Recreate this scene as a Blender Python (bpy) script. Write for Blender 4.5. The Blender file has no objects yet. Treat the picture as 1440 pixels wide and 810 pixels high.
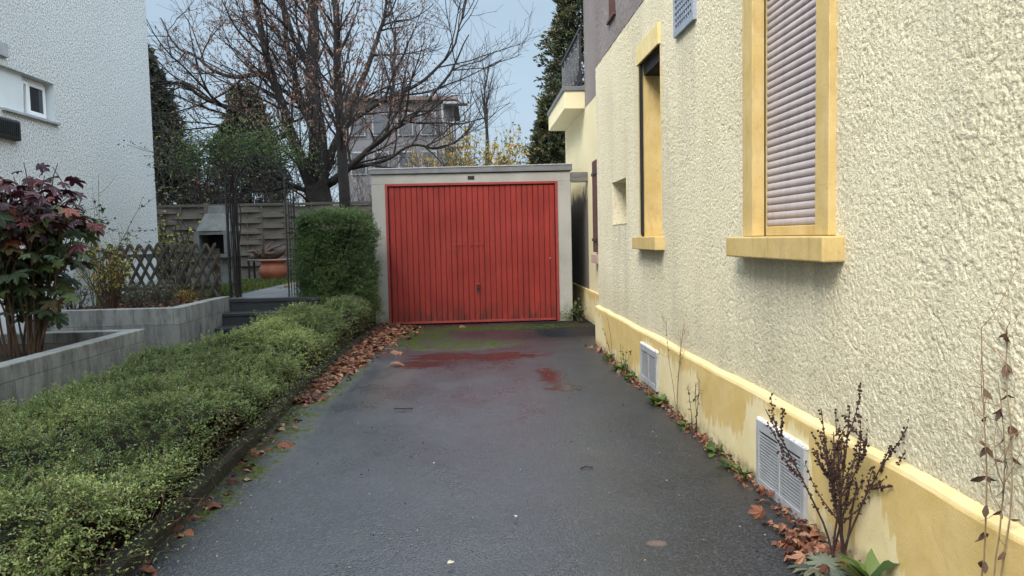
import bpy, math, random
import numpy as np
from mathutils import Vector, Matrix
RNG = np.random.default_rng(7)
random.seed(7)
SC = bpy.context.scene
COL = SC.collection
PI = math.pi

# ------------------------------------------------------------------ nodes
class NT:
    def __init__(self, name):
        self.m = bpy.data.materials.new(name); self.m.use_nodes = True
        self.t = self.m.node_tree; self.t.nodes.clear()
        self.out = self.t.nodes.new('ShaderNodeOutputMaterial')
        self.tc = self.t.nodes.new('ShaderNodeTexCoord')
        self.obj = self.tc.outputs['Object']
    def put(self, sock, v):
        if v is None: return
        if isinstance(v, bpy.types.NodeSocket): self.t.links.new(v, sock)
        elif isinstance(v, (tuple, list)):
            if len(v) == 3 and len(sock.default_value) == 4: v = (*v, 1)
            sock.default_value = v
        else: sock.default_value = v
    def n(self, typ, props=None, outp=0, **ins):
        nd = self.t.nodes.new(typ)
        for k, v in (props or {}).items(): setattr(nd, k, v)
        for k, v in ins.items():
            if k.startswith('i') and k[1:].isdigit(): s = nd.inputs[int(k[1:])]
            else: s = nd.inputs[k.replace('_', ' ')]
            self.put(s, v)
        return nd.outputs[outp]
    def math(self, op, a, b=0.0, clamp=False):
        return self.n('ShaderNodeMath', {'operation': op, 'use_clamp': clamp}, i0=a, i1=b)
    def noise(self, scale, detail=4, rough=0.55, vec=None, dist=0.0):
        return self.n('ShaderNodeTexNoise', Vector=vec or self.obj, Scale=scale, Detail=detail, Roughness=rough, Distortion=dist)
    def vor(self, scale, vec=None, feature='F1', outp=0, rnd=1.0):
        return self.n('ShaderNodeTexVoronoi', {'feature': feature}, outp=outp, Vector=vec or self.obj, Scale=scale, Randomness=rnd)
    def ramp(self, fac, stops, interp='LINEAR'):
        nd = self.t.nodes.new('ShaderNodeValToRGB'); nd.color_ramp.interpolation = interp
        e = nd.color_ramp.elements
        while len(e) > 1: e.remove(e[-1])
        e[0].position = stops[0][0]; e[0].color = self._c(stops[0][1])
        for p, c in stops[1:]:
            x = e.new(p); x.color = self._c(c)
        self.t.links.new(fac, nd.inputs[0]); return nd.outputs[0]
    def _c(self, c):
        if isinstance(c, (int, float)): return (c, c, c, 1)
        return (*c, 1) if len(c) == 3 else c
    def mix(self, fac, a, b, blend='MIX'):
        nd = self.t.nodes.new('ShaderNodeMix'); nd.data_type = 'RGBA'; nd.blend_type = blend
        self.put(nd.inputs[0], fac); self.put(nd.inputs[6], self._cc(a)); self.put(nd.inputs[7], self._cc(b))
        return nd.outputs[2]
    def _cc(self, c):
        return c if isinstance(c, bpy.types.NodeSocket) else self._c(c)
    def map(self, scale=(1, 1, 1), loc=(0, 0, 0), rot=(0, 0, 0), vec=None):
        return self.n('ShaderNodeMapping', Vector=vec or self.obj, Scale=scale, Location=loc, Rotation=rot)
    def sstep(self, v, a, b):
        return self.n('ShaderNodeMapRange', {'interpolation_type': 'SMOOTHSTEP'}, i0=v, i1=a, i2=b, i3=0.0, i4=1.0)
    def bump(self, h, strength, dist, prev=None):
        return self.n('ShaderNodeBump', Height=h, Strength=strength, Distance=dist, Normal=prev)
    def attr(self, name):
        nd = self.t.nodes.new('ShaderNodeAttribute'); nd.attribute_name = name; return nd.outputs['Fac']
    def finish(self, color, rough=0.8, bump=None, metal=0.0, spec=0.5, transl=0.0, **kw):
        b = self.t.nodes.new('ShaderNodeBsdfPrincipled')
        self.put(b.inputs['Base Color'], self._cc(color)); self.put(b.inputs['Roughness'], rough)
        self.put(b.inputs['Metallic'], metal); self.put(b.inputs['Specular IOR Level'], spec)
        if bump is not None: self.put(b.inputs['Normal'], bump)
        for k, v in kw.items(): self.put(b.inputs[k.replace('_', ' ')], v)
        o = b.outputs[0]
        if transl > 0:
            t = self.n('ShaderNodeBsdfTranslucent', Color=self._cc(color))
            ms = self.t.nodes.new('ShaderNodeMixShader'); ms.inputs[0].default_value = transl
            self.t.links.new(o, ms.inputs[1]); self.t.links.new(t, ms.inputs[2]); o = ms.outputs[0]
        self.t.links.new(o, self.out.inputs[0]); return self.m

def simple(name, col, rough=0.7, var=0.15, scale=6.0, bump=0.2, bscale=60, dist=0.004, metal=0.0, spec=0.4, dirt=None):
    n = NT(name)
    f = n.noise(scale, 5, 0.6)
    lo = tuple(c * (1 - var) for c in col); hi = tuple(min(1, c * (1 + var)) for c in col)
    c = n.ramp(f, [(0.3, lo), (0.7, hi)])
    if dirt:
        g = n.noise(scale * 3.1, 6, 0.7, vec=n.map((1, 1, 0.25)))
        c = n.mix(n.ramp(g, [(0.52, 0), (0.72, dirt[1])]), c, dirt[0])
    b = n.bump(n.noise(bscale, 4, 0.6), bump, dist)
    return n.finish(c, rough, b, metal, spec)

def leafmat(name, stops, rough=0.5, transl=0.25, spec=0.4):
    n = NT(name)
    c = n.ramp(n.attr('rnd'), stops)
    return n.finish(c, rough, None, 0, spec, transl)

M = {}
# cream trowelled stucco with rain streaks
n = NT('cream_stucco')
a = n.noise(1.3, 4, 0.6); b_ = n.noise(150, 3, 0.6); b2_ = n.noise(58, 3, .65, dist=.4)
c = n.ramp(a, [(0.3, (0.70, 0.625, 0.43)), (0.7, (0.755, 0.69, 0.51))])
c = n.mix(n.ramp(b_, [(0.36, 0.75), (0.47, 0)]), c, (0.42, 0.37, 0.24))  # pits of both bump noises tinted darker, their shade put into the colour
c = n.mix(n.ramp(b2_, [(0.38, 0.7), (0.48, 0)]), c, (0.42, 0.37, 0.24))
st = n.noise(1.5, 5, 0.6, vec=n.map((1, 1.6, 0.3)))
sz0 = n.n('ShaderNodeSeparateXYZ', Vector=n.obj, outp=2); sy0 = n.n('ShaderNodeSeparateXYZ', Vector=n.obj, outp=1)
drip = n.noise(10, 5, .7, vec=n.map((1, 2, .12)))
for (a, b, zt, ln) in ((-2.18, -1.0, 1.16, .7), (.58, 1.44, 1.16, .7), (-.27, .24, 2.64, 1.5), (1.95, 2.7, 1.38, .6)):
    w_ = n.math('MULTIPLY', n.math('MULTIPLY', n.sstep(sy0, a, a + .12), n.math('SUBTRACT', 1.0, n.sstep(sy0, b - .12, b))), n.math('MULTIPLY', n.sstep(sz0, zt - ln, zt), n.math('SUBTRACT', 1.0, n.sstep(sz0, zt, zt + .01))))
    c = n.mix(n.math('MULTIPLY', w_, n.ramp(drip, [(.38, .05), (.62, .5)])), c, (0.36, 0.335, 0.25))
c = n.mix(n.math('MULTIPLY', n.math('SUBTRACT', 1.0, n.sstep(sz0, .48, .95)), n.ramp(n.noise(5, 5, .7), [(.35, .1), (.65, .5)])), c, (0.40, 0.35, 0.22))
c = n.mix(n.ramp(st, [(0.50, 0), (0.75, 0.38)]), c, (0.34, 0.32, 0.24))
M['cream'] = n.finish(c, 0.92, n.bump(b_, 0.75, 0.007, n.bump(b2_, 0.6, 0.006)), spec=0.2)
# grey plum upper stucco
n = NT('plum_stucco')
a = n.noise(1.5, 4); b_ = n.noise(42, 5, 0.6)
c = n.ramp(a, [(0.3, (0.185, 0.160, 0.152)), (0.7, (0.245, 0.212, 0.200))])
c = n.mix(n.ramp(b_, [(0.38, 0.4), (0.52, 0)]), c, (0.12, 0.10, 0.10))
M['plum'] = n.finish(c, 0.92, n.bump(n.noise(90, 5, 0.7), 0.6, 0.006), spec=0.2)
# wall beside the garage: cream with dark damp growth low down
n = NT('damp_cream_stucco')
c = n.ramp(n.noise(1.3, 4), [(0.3, (0.62, 0.55, 0.34)), (0.7, (0.68, 0.61, 0.40))])
sx = n.n('ShaderNodeSeparateXYZ', Vector=n.obj, outp=2); sy = n.n('ShaderNodeSeparateXYZ', Vector=n.obj, outp=1)
edge = n.math('ADD', sx, n.math('MULTIPLY', n.noise(7, 4, vec=n.map((1, 1, 0.3))), -0.9))
dm = n.math('MULTIPLY', n.math('SUBTRACT', 1.0, n.sstep(edge, 1.42, 1.50)), n.sstep(sy, 6.17, 6.23))
c = n.mix(n.math('MULTIPLY', dm, 0.9), c, (0.10, 0.095, 0.10))
M['damp'] = n.finish(c, 0.9, n.bump(n.noise(90, 5, 0.7), 0.6, 0.006), spec=0.2)
# ochre plinth with faded patches
n = NT('ochre_plinth')
sz = n.n('ShaderNodeSeparateXYZ', Vector=n.obj, outp=2); sy = n.n('ShaderNodeSeparateXYZ', Vector=n.obj, outp=1)
w2 = n.noise(11, 5, 0.75, vec=n.map((0, 1, 0.12))); w3 = n.noise(2.5, 3, .5, vec=n.map((0, 1, .3)))
yn = n.n('ShaderNodeMapRange', i0=sy, i1=-4.0, i2=4.0, i3=0.0, i4=1.0)
yw = lambda y: (y - 5 + 4) / 8
T = n.ramp(yn, [(yw(1.0), .0), (yw(2.36), .02), (yw(2.42), .26), (yw(2.62), .30), (yw(2.68), .06), (yw(3.0), .10), (yw(3.07), .36), (yw(3.75), .37), (yw(3.95), .16), (yw(4.5), .14), (yw(4.75), .34), (yw(5.6), .36), (yw(6.25), .36), (yw(6.4), .10), (yw(7.9), .07), (yw(8.2), .38)])
v = n.math('SUBTRACT', n.math('SUBTRACT', sz, T), n.math('ADD', n.math('MULTIPLY', n.math('SUBTRACT', w2, 0.5), 0.50), n.math('MULTIPLY', n.math('SUBTRACT', w3, .5), .22)))
msk = n.sstep(v, -0.012, 0.012)
msk = n.math('MULTIPLY', msk, n.math('SUBTRACT', 1.0, n.math('MULTIPLY', n.sstep(sz, 0.438, 0.444), 0.6)))
pale = n.ramp(n.noise(5, 5), [(0.3, (0.64, 0.53, 0.28)), (0.7, (0.71, 0.61, 0.37))])
och = n.ramp(n.noise(9, 5), [(0.3, (0.52, 0.36, 0.115)), (0.7, (0.60, 0.43, 0.16))])
c = n.mix(n.math('MULTIPLY', msk, n.ramp(n.noise(6, 4), [(.3, .75), (.7, 1)])), pale, och)
dt = n.math('MULTIPLY', n.math('SUBTRACT', 1.0, n.sstep(sz, 0.02, 0.11)), n.ramp(n.noise(18, 5), [(0.4, 0.1), (0.6, 0.75)]))  # soil dirt along the foot, with the contact shadow put into its colour
c = n.mix(dt, c, (0.16, 0.13, 0.08))
M['plinth'] = n.finish(c, 0.8, n.bump(n.noise(120, 5, 0.65), 0.5, 0.004, n.bump(n.noise(16, 3), 0.3, 0.01)), spec=0.3)
# ochre painted trim with streaks
n = NT('ochre_trim')
c = n.ramp(n.noise(7, 5), [(0.3, (0.47, 0.335, 0.12)), (0.7, (0.56, 0.42, 0.185))])
st = n.noise(9, 5, 0.7, vec=n.map((1, 3, 0.35)))
c = n.mix(n.ramp(st, [(0.53, 0), (0.72, 0.5)]), c, (0.27, 0.185, 0.09))
c = n.mix(n.ramp(n.noise(55, 5, .8), [(0.60, 0), (0.68, 0.7)]), c, (0.25, 0.18, 0.10))
M['trim'] = n.finish(c, 0.72, n.bump(n.noise(60, 5, 0.6), 0.35, 0.005), spec=0.3)
n = NT('pale_trim')
c = n.ramp(n.noise(7, 5), [(0.3, (0.60, 0.47, 0.20)), (0.7, (0.70, 0.58, 0.30))])
M['trim2'] = n.finish(c, 0.75, n.bump(n.noise(60, 5, 0.6), 0.35, 0.005), spec=0.3)
# roller shutter
n = NT('roller_shutter_plastic')
c = n.ramp(n.noise(3, 4, vec=n.map((1, 1, 3))), [(0.3, (0.38, 0.33, 0.325)), (0.7, (0.45, 0.395, 0.39))])
sz = n.n('ShaderNodeSeparateXYZ', Vector=n.obj, outp=2)
gr = n.noise(60, 3, 0.6, vec=n.map((1, 1, 0.5)))
lowm = n.math('SUBTRACT', 1.0, n.sstep(sz, 0.05, 0.9))
c = n.mix(n.math('MULTIPLY', n.ramp(gr, [(0.56, 0), (0.66, 0.9)]), n.math('ADD', n.math('MULTIPLY', lowm, 0.6), 0.1)), c, (0.33, 0.12, 0.12))
st = n.noise(6, 4, vec=n.map((1, 3, 0.3)))
c = n.mix(n.ramp(st, [(0.5, 0), (0.7, 0.35)]), c, (0.25, 0.21, 0.21))
M['shutter'] = n.finish(c, 0.5, n.bump(n.noise(150, 2), 0.1, 0.002), spec=0.4)
# white rough render of the left house
n = NT('white_roughcast')
v1 = n.noise(52, 3, 0.75); v2 = n.noise(24, 4, 0.6)
c = n.ramp(v1, [(0.38, (0.20, 0.21, 0.21)), (0.48, (0.60, 0.61, 0.60)), (0.58, (0.82, 0.83, 0.82))])
c = n.mix(n.ramp(n.noise(0.8, 3), [(0.4, 0), (0.7, 0.25)]), c, (0.50, 0.53, 0.53))
M['white'] = n.finish(c, 0.93, n.bump(v1, 0.9, 0.02, n.bump(v2, 0.4, 0.02)), spec=0.2)
M['whitesmooth'] = simple('smooth_grey_render', (0.60, 0.63, 0.64), 0.85, 0.08, 2, 0.2, 40, dirt=((0.35, 0.36, 0.34), 0.3))
M['pvc'] = simple('white_window_plastic', (0.80, 0.81, 0.82), 0.35, 0.03, 3, 0.02)
# garage concrete
n = NT('garage_concrete')
c = n.ramp(n.noise(1.6, 6, 0.65), [(0.3, (0.25, 0.245, 0.22)), (0.7, (0.35, 0.345, 0.315))])
c = n.mix(n.ramp(n.noise(22, 6, 0.75), [(0.55, 0), (0.68, 0.5)]), c, (0.22, 0.215, 0.19))
sz = n.n('ShaderNodeSeparateXYZ', Vector=n.obj, outp=2)
lowm = n.math('MULTIPLY', n.math('SUBTRACT', 1.0, n.sstep(sz, 0.05, 0.45)), n.ramp(n.noise(9, 5), [(0.4, 0.0), (0.62, 0.9)]))
c = n.mix(lowm, c, (0.16, 0.17, 0.10))
topm = n.math('MULTIPLY', n.sstep(sz, 2.15, 2.27), n.ramp(n.noise(5, 5, vec=n.map((1, 1, .4))), [(0.4, 0.0), (0.65, 0.6)]))
c = n.mix(topm, c, (0.2, 0.19, 0.17))
M['concrete'] = n.finish(c, 0.9, n.bump(n.noise(50, 6, 0.7), 0.45, 0.008), spec=0.25)
M['roofedge'] = simple('grey_roof_edge', (0.135, 0.14, 0.145), 0.45, 0.15, 4, 0.2, 30, dirt=((0.24, 0.24, 0.23), 0.4))
# garage door red
n = NT('red_door_paint')
c = n.ramp(n.noise(1.8, 5, 0.6), [(0.3, (0.19, 0.020, 0.015)), (0.7, (0.265, 0.034, 0.025))])
st = n.noise(7, 6, 0.7, vec=n.map((1.6, 1, 0.12)))
c = n.mix(n.ramp(st, [(0.45, 0), (0.75, 0.75)]), c, (0.13, 0.018, 0.017))
sz = n.n('ShaderNodeSeparateXYZ', Vector=n.obj, outp=2)
lowm = n.math('MULTIPLY', n.math('SUBTRACT', 1.0, n.sstep(sz, 0.02, 0.42)), n.ramp(n.noise(14, 6, .7, vec=n.map((1, 1, .35))), [(0.42, 0.0), (0.60, 0.9)]))
c = n.mix(lowm, c, (0.06, 0.022, 0.018))
M['red'] = n.finish(c, n.ramp(n.noise(12, 4), [(0.3, 0.5), (0.7, 0.7)]), n.bump(n.noise(40, 3), 0.08, 0.003), spec=0.2)
M['redframe'] = simple('red_frame_paint', (0.235, 0.030, 0.023), 0.5, 0.2, 8, 0.1)
M['black'] = simple('black_metal', (0.022, 0.022, 0.024), 0.5, 0.2, 12, 0.2)
M['dark'] = simple('dark_opening', (0.012, 0.012, 0.013), 0.8, 0.1)
M['brownwood'] = simple('brown_stained_wood', (0.085, 0.04, 0.035), 0.65, 0.3, 8, 0.3, 40)
M['pinkstone'] = simple('pinkish_stone_sill', (0.42, 0.30, 0.24), 0.8, 0.15, 6)
M['metalgrey'] = simple('grey_sheet_metal', (0.36, 0.37, 0.38), 0.55, 0.12, 9, 0.15, 80, metal=0.15, dirt=((0.2, 0.19, 0.17), 0.5))
M['galv'] = simple('bluish_zinc_metal', (0.30, 0.34, 0.40), 0.5, 0.12, 9, 0.15, 80, metal=0.3)
M['glass'] = NT('window_glass').finish((0.03, 0.035, 0.04), 0.06, None, 0, 0.6)
M['whitechip'] = simple('chipped_white_plaster', (0.72, 0.70, 0.66), 0.9, 0.2, 30, 0.8, 60, 0.01)
# old grey boards
def woodmat(name, lo, hi, stretch=(0.4, 4, 4), wet=0.0):
    n = NT(name)
    g = n.noise(9, 6, 0.7, vec=n.map(stretch), dist=0.4)
    c = n.ramp(g, [(0.25, lo), (0.75, hi)])
    c = n.mix(n.ramp(n.noise(1.7, 5), [(0.45, 0), (0.7, 0.6)]), c, (0.075, 0.08, 0.06))
    return n.finish(c, 0.75, n.bump(g, 0.5, 0.006), spec=0.3)
M['fencewood'] = woodmat('weathered_board_wood', (0.055, 0.045, 0.036), (0.155, 0.128, 0.105))
M['latticewood'] = woodmat('dark_lattice_wood', (0.03, 0.025, 0.02), (0.085, 0.07, 0.055), (3, 3, 0.5))
M['beamwood'] = woodmat('grey_beam_wood', (0.07, 0.065, 0.06), (0.19, 0.18, 0.165))
M['rootwood'] = woodmat('old_root_wood', (0.06, 0.035, 0.025), (0.17, 0.10, 0.075), (2, 2, 2))
# concrete block walls
def blockmat(name, off):
    n = NT(name)
    sp = n.t.nodes.new('ShaderNodeSeparateXYZ'); n.t.links.new(n.obj, sp.inputs[0])
    u = n.math('ADD', sp.outputs[0], sp.outputs[1])
    uv = n.n('ShaderNodeCombineXYZ', X=u, Y=n.math('ADD', sp.outputs[2], off))
    br = n.t.nodes.new('ShaderNodeTexBrick'); n.t.links.new(uv, br.inputs[0])
    br.inputs['Scale'].default_value = 1.0; br.inputs['Brick Width'].default_value = 0.42; br.inputs['Row Height'].default_value = 0.21
    br.inputs['Mortar Size'].default_value = 0.004; br.inputs['Mortar Smooth'].default_value = 0.3
    br.inputs['Color1'].default_value = (0.20, 0.20, 0.19, 1); br.inputs['Color2'].default_value = (0.30, 0.30, 0.285, 1)
    br.inputs['Mortar'].default_value = (0.13, 0.125, 0.11, 1)
    c = n.mix(0.75, (0.30, 0.30, 0.285), br.outputs[0])
    st = n.noise(4.5, 6, 0.75, vec=n.map((1.8, 1.8, 0.6)))
    c = n.mix(n.ramp(st, [(0.42, 0), (0.66, 0.85)]), c, (0.07, 0.07, 0.062))
    c = n.mix(n.ramp(n.noise(3, 5), [(0.5, 0), (0.7, 0.4)]), c, (0.35, 0.35, 0.31))
    nz = n.n('ShaderNodeNewGeometry', outp=1); up = n.n('ShaderNodeSeparateXYZ', Vector=nz, outp=2)
    c = n.mix(n.math('MULTIPLY', n.sstep(up, 0.5, 0.9), n.ramp(n.noise(30, 5, 0.8), [(0.35, 0.15), (0.65, .85)])), c, (0.27, 0.27, 0.25))
    h = n.math('MULTIPLY', br.outputs[1], -1.0)
    return n.finish(c, 0.9, n.bump(n.noise(60, 5, 0.7), 0.4, 0.006, n.bump(h, 0.7, 0.008)), spec=0.25)
M['block'] = blockmat('weathered_concrete_block', 0.0)
M['soil'] = simple('dark_soil', (0.035, 0.026, 0.018), 0.95, 0.4, 14, 1.0, 35, 0.03)
M['step'] = simple('wet_dark_step_stone', (0.022, 0.024, 0.027), 0.5, 0.3, 5, 0.3, 50, 0.004, spec=0.45)
M['bbq'] = simple('grey_cast_concrete', (0.14, 0.14, 0.13), 0.85, 0.25, 7, 0.4, 50, 0.006, dirt=((0.08, 0.08, 0.07), 0.7))
M['terracotta'] = simple('terracotta', (0.27, 0.085, 0.042), 0.6, 0.25, 6, 0.15, 50, dirt=((0.22, 0.10, 0.07), 0.6))
M['kerb'] = simple('mossy_kerb_concrete', (0.036, 0.034, 0.028), 0.9, 0.4, 9, 0.8, 40, 0.012, dirt=((0.045, 0.06, 0.015), 0.8))
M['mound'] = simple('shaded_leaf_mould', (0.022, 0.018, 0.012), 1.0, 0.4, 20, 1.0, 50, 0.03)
M['earth'] = simple('garden_earth', (0.07, 0.065, 0.04), 0.95, 0.3, 3, 0.6, 20, 0.02, dirt=((0.05, 0.085, 0.02), 0.8))
M['bark'] = simple('dark_wet_bark', (0.016, 0.0125, 0.011), 0.9, 0.5, 9, 1.0, 30, 0.03, dirt=((0.045, 0.042, 0.033), 0.5))
M['twig'] = simple('fine_twig_bark', (0.026, 0.019, 0.017), 0.8, 0.3, 9, 0.2)
M['twiglight'] = simple('pale_twig_bark', (0.17, 0.15, 0.13), 0.8, 0.3, 9, 0.2)
M['stembrown'] = simple('brown_plant_stem', (0.085, 0.05, 0.03), 0.8, 0.35, 12, 0.2)
M['deadstem'] = simple('dead_dark_stem', (0.035, 0.018, 0.014), 0.8, 0.35, 20, 0.2)
M['drystem'] = simple('dry_tan_stem', (0.20, 0.14, 0.075), 0.8, 0.3, 20, 0.2)
M['greenstem'] = simple('green_stem', (0.09, 0.11, 0.03), 0.7, 0.3, 20, 0.2)
M['housegrey'] = simple('far_grey_render', (0.095, 0.093, 0.10), 0.9, 0.12, 0.6, 0.1)
M['housepane'] = simple('far_dark_window', (0.05, 0.055, 0.065), 0.15, 0.1)
M['rooftile'] = simple('far_roof_tile', (0.13, 0.10, 0.095), 0.8, 0.2, 5, 0.3)
M['farwhite'] = simple('far_pale_panel', (0.20, 0.205, 0.215), 0.7, 0.08, 2, 0.1)
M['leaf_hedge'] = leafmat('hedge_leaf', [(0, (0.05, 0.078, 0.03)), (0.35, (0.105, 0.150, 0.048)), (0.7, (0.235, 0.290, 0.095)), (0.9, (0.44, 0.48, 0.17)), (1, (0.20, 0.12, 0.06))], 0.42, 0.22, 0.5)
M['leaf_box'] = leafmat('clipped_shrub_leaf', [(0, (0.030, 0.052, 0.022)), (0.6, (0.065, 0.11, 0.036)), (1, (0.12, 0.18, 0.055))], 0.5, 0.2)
M['leaf_spruce'] = leafmat('spruce_needles', [(0, (0.014, 0.022, 0.014)), (0.7, (0.032, 0.045, 0.024)), (1, (0.06, 0.065, 0.035))], 0.7, 0.05)
M['leaf_conifer'] = leafmat('cypress_spray', [(0, (0.012, 0.020, 0.010)), (0.6, (0.035, 0.045, 0.018)), (0.9, (0.085, 0.075, 0.025)), (1, (0.13, 0.09, 0.035))], 0.7, 0.1)
M['leaf_dead'] = leafmat('hanging_dead_leaf', [(0, (0.09, 0.045, 0.032)), (0.6, (0.21, 0.115, 0.085)), (1, (0.34, 0.21, 0.15))], 0.7, 0.35)
M['leaf_litter'] = leafmat('fallen_leaf_litter', [(0, (0.045, 0.017, 0.010)), (0.4, (0.145, 0.050, 0.024)), (0.8, (0.24, 0.095, 0.048)), (1, (0.33, 0.20, 0.12))], 0.55, 0.12)
M['leaf_wine'] = leafmat('wine_red_leaf', [(0, (0.018, 0.006, 0.010)), (0.5, (0.045, 0.010, 0.016)), (0.85, (0.10, 0.018, 0.022)), (1, (0.22, 0.06, 0.03))], 0.45, 0.2)
M['leaf_mid'] = leafmat('dull_green_leaf', [(0, (0.022, 0.040, 0.022)), (0.5, (0.045, 0.070, 0.028)), (0.8, (0.085, 0.115, 0.030)), (1, (0.12, 0.045, 0.04))], 0.5, 0.25)
M['leaf_yellow'] = leafmat('yellow_green_leaf', [(0, (0.14, 0.17, 0.035)), (0.5, (0.32, 0.33, 0.07)), (0.85, (0.50, 0.46, 0.09)), (1, (0.42, 0.06, 0.05))], 0.5, 0.35)
M['leaf_gold'] = leafmat('golden_leaf', [(0, (0.15, 0.13, 0.03)), (0.6, (0.36, 0.27, 0.05)), (1, (0.46, 0.24, 0.05))], 0.6, 0.35)
M['leaf_climb'] = leafmat('climber_leaf', [(0, (0.04, 0.07, 0.022)), (0.6, (0.10, 0.16, 0.045)), (1, (0.2, 0.26, 0.075))], 0.5, 0.3)
M['leaf_grey'] = leafmat('grey_green_leaf', [(0, (0.05, 0.06, 0.045)), (0.6, (0.12, 0.14, 0.10)), (1, (0.22, 0.20, 0.12))], 0.6, 0.2)
M['leaf_weed'] = leafmat('weed_leaf', [(0, (0.035, 0.07, 0.018)), (0.5, (0.08, 0.14, 0.03)), (0.8, (0.16, 0.20, 0.05)), (1, (0.2, 0.09, 0.05))], 0.5, 0.3)
M['seed'] = leafmat('dark_seed_head', [(0, (0.018, 0.008, 0.007)), (1, (0.055, 0.022, 0.016))], 0.8, 0.0)
M['leaf_crisp'] = leafmat('shrivelled_leaf', [(0, (0.035, 0.018, 0.011)), (1, (0.10, 0.052, 0.028))], 0.7, 0.1)
M['grass'] = leafmat('grass_blade', [(0, (0.05, 0.08, 0.018)), (0.7, (0.12, 0.17, 0.035)), (1, (0.24, 0.24, 0.07))], 0.6, 0.3)
M['chip'] = leafmat('pale_debris', [(0, (0.12, 0.08, 0.04)), (0.6, (0.26, 0.20, 0.12)), (1, (0.5, 0.46, 0.36))], 0.8, 0.0)

# asphalt
def asphalt():
    n = NT('wet_asphalt')
    sp = n.t.nodes.new('ShaderNodeSeparateXYZ'); n.t.links.new(n.obj, sp.inputs[0])
    X, Y = sp.outputs[0], sp.outputs[1]
    wn = n.noise(2.2, 5, 0.65); wf = n.noise(11, 5, 0.7)
    def blob(cx, cy, rx, ry, soft=0.35, amp=1.3, src=None):
        dx = n.math('DIVIDE', n.math('SUBTRACT', X, cx), rx); dy = n.math('DIVIDE', n.math('SUBTRACT', Y, cy), ry)
        d = n.math('SQRT', n.math('ADD', n.math('MULTIPLY', dx, dx), n.math('MULTIPLY', dy, dy)))
        d = n.math('ADD', d, n.math('MULTIPLY', n.math('SUBTRACT', src or wn, 0.5), amp * 2))
        return n.math('SUBTRACT', 1.0, n.sstep(d, 1 - soft, 1 + soft))
    wp = n.noise(4.5, 5, .65, vec=n.map((0.7, 1.8, 1)))
    def mx(*a):
        r = a[0]
        for q in a[1:]: r = n.math('MAXIMUM', r, q)
        return r
    agg = n.vor(115); agc = n.vor(115, outp=1); agn = n.noise(75, 3, .7)
    c = n.ramp(n.noise(1.3, 6, .65), [(0.35, (0.012, 0.013, 0.015)), (0.65, (0.028, 0.029, 0.034))])
    spk = n.n('ShaderNodeSeparateXYZ', Vector=agc, outp=0)
    c = n.mix(n.ramp(spk, [(0.6, 0), (0.95, 0.75)]), c, (0.060, 0.064, 0.075))
    c = n.mix(n.ramp(agn, [(0.40, 0.85), (0.5, 0)]), c, (0.004, 0.004, 0.005))
    c = n.mix(n.ramp(n.vor(60, outp=1), [(0.985, 0), (0.99, 0.7)], 'CONSTANT'), c, (0.4, 0.38, 0.33))
    # brownish dirt film
    c = n.mix(n.math('MULTIPLY', blob(-0.75, 6.7, 0.18, 1.3), 0.3), c, (0.10, 0.062, 0.04))
    c = n.mix(n.math('MULTIPLY', blob(0.72, 2.95, 0.04, 0.03, src=wf, amp=.8), 0.6), c, (0.17, 0.11, 0.09))
    # moss
    moss = mx(blob(-1.33, 4.9, 0.19, 1.6, 0.3, 0.9, wf), blob(-0.85, 9.9, 0.5, 0.9, 0.3, 1.4, wf), blob(-0.25, 8.95, 0.75, 0.42, 0.25, 1.2, wf), blob(0.2, 10.6, 1.5, 0.3, 0.3, 1.5, wf), blob(-1.25, 7.4, 0.16, 1.6, 0.3, 0.9, wf))
    moss = n.math('MULTIPLY', moss, n.ramp(n.noise(7, 6, 0.75), [(0.42, .05), (0.56, 1)]))
    mossc = n.ramp(n.noise(40, 4, 0.75), [(0.40, (0.012, 0.015, 0.005)), (0.62, (0.105, 0.135, 0.010))])
    c = n.mix(n.math('MULTIPLY', moss, 0.85), c, mossc)
    dirt = n.math('MULTIPLY', n.sstep(X, 1.12, 1.36), n.ramp(wf, [(0.35, 0.1), (0.6, 0.8)]))
    c = n.mix(dirt, c, (0.035, 0.028, 0.02))
    pud = mx(blob(-0.30, 8.05, 0.36, 0.22, 0.5, 1.5, wp), blob(-0.55, 7.6, 0.22, 0.22, 0.5, 1.5, wp), blob(0.33, 8.0, 0.34, 0.24, 0.5, 1.4, wp), blob(0.68, 6.7, 0.10, 0.40, 0.7, 1.4, wp), blob(0.74, 6.15, 0.13, 0.16, 0.6, 1.4, wp))
    c = n.mix(n.math('MULTIPLY', pud, 0.5), c, (0.03, 0.018, 0.016))
    r = n.ramp(n.noise(0.9, 6, 0.65, vec=n.map((1.3, .8, 1))), [(0.36, 0.22), (0.64, 0.43)])
    r = n.mix(n.math('MULTIPLY', n.sstep(X, 0.35, 1.1), 0.6), r, 0.55)
    r = n.mix(n.math('MULTIPLY', pud, 0.9), r, 0.13)
    r = n.mix(moss, r, 0.9)
    dry = n.sstep(X, 0.3, 1.05)
    spc = n.math('SUBTRACT', n.math('SUBTRACT', n.math('SUBTRACT', 1.0, n.math('MULTIPLY', n.sstep(Y, 8.4, 9.8), .5)), n.math('MULTIPLY', moss, .85)), n.math('MULTIPLY', dry, .6), True)
    bs = n.math('SUBTRACT', 1.0, n.math('MULTIPLY', pud, 0.8))
    b1 = n.bump(agn, n.math('MULTIPLY', bs, 0.45), 0.005, n.bump(agg, n.math('MULTIPLY', bs, 0.42), 0.004))
    b2 = n.bump(n.noise(420, 2), n.math('MULTIPLY', bs, 0.15), 0.002, b1)
    b3 = n.bump(n.noise(3, 3), 0.12, 0.03, b2)
    return n.finish(c, r, b3, spec=spc)
M['asphalt'] = asphalt()
n = NT('slate_paving')
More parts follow.
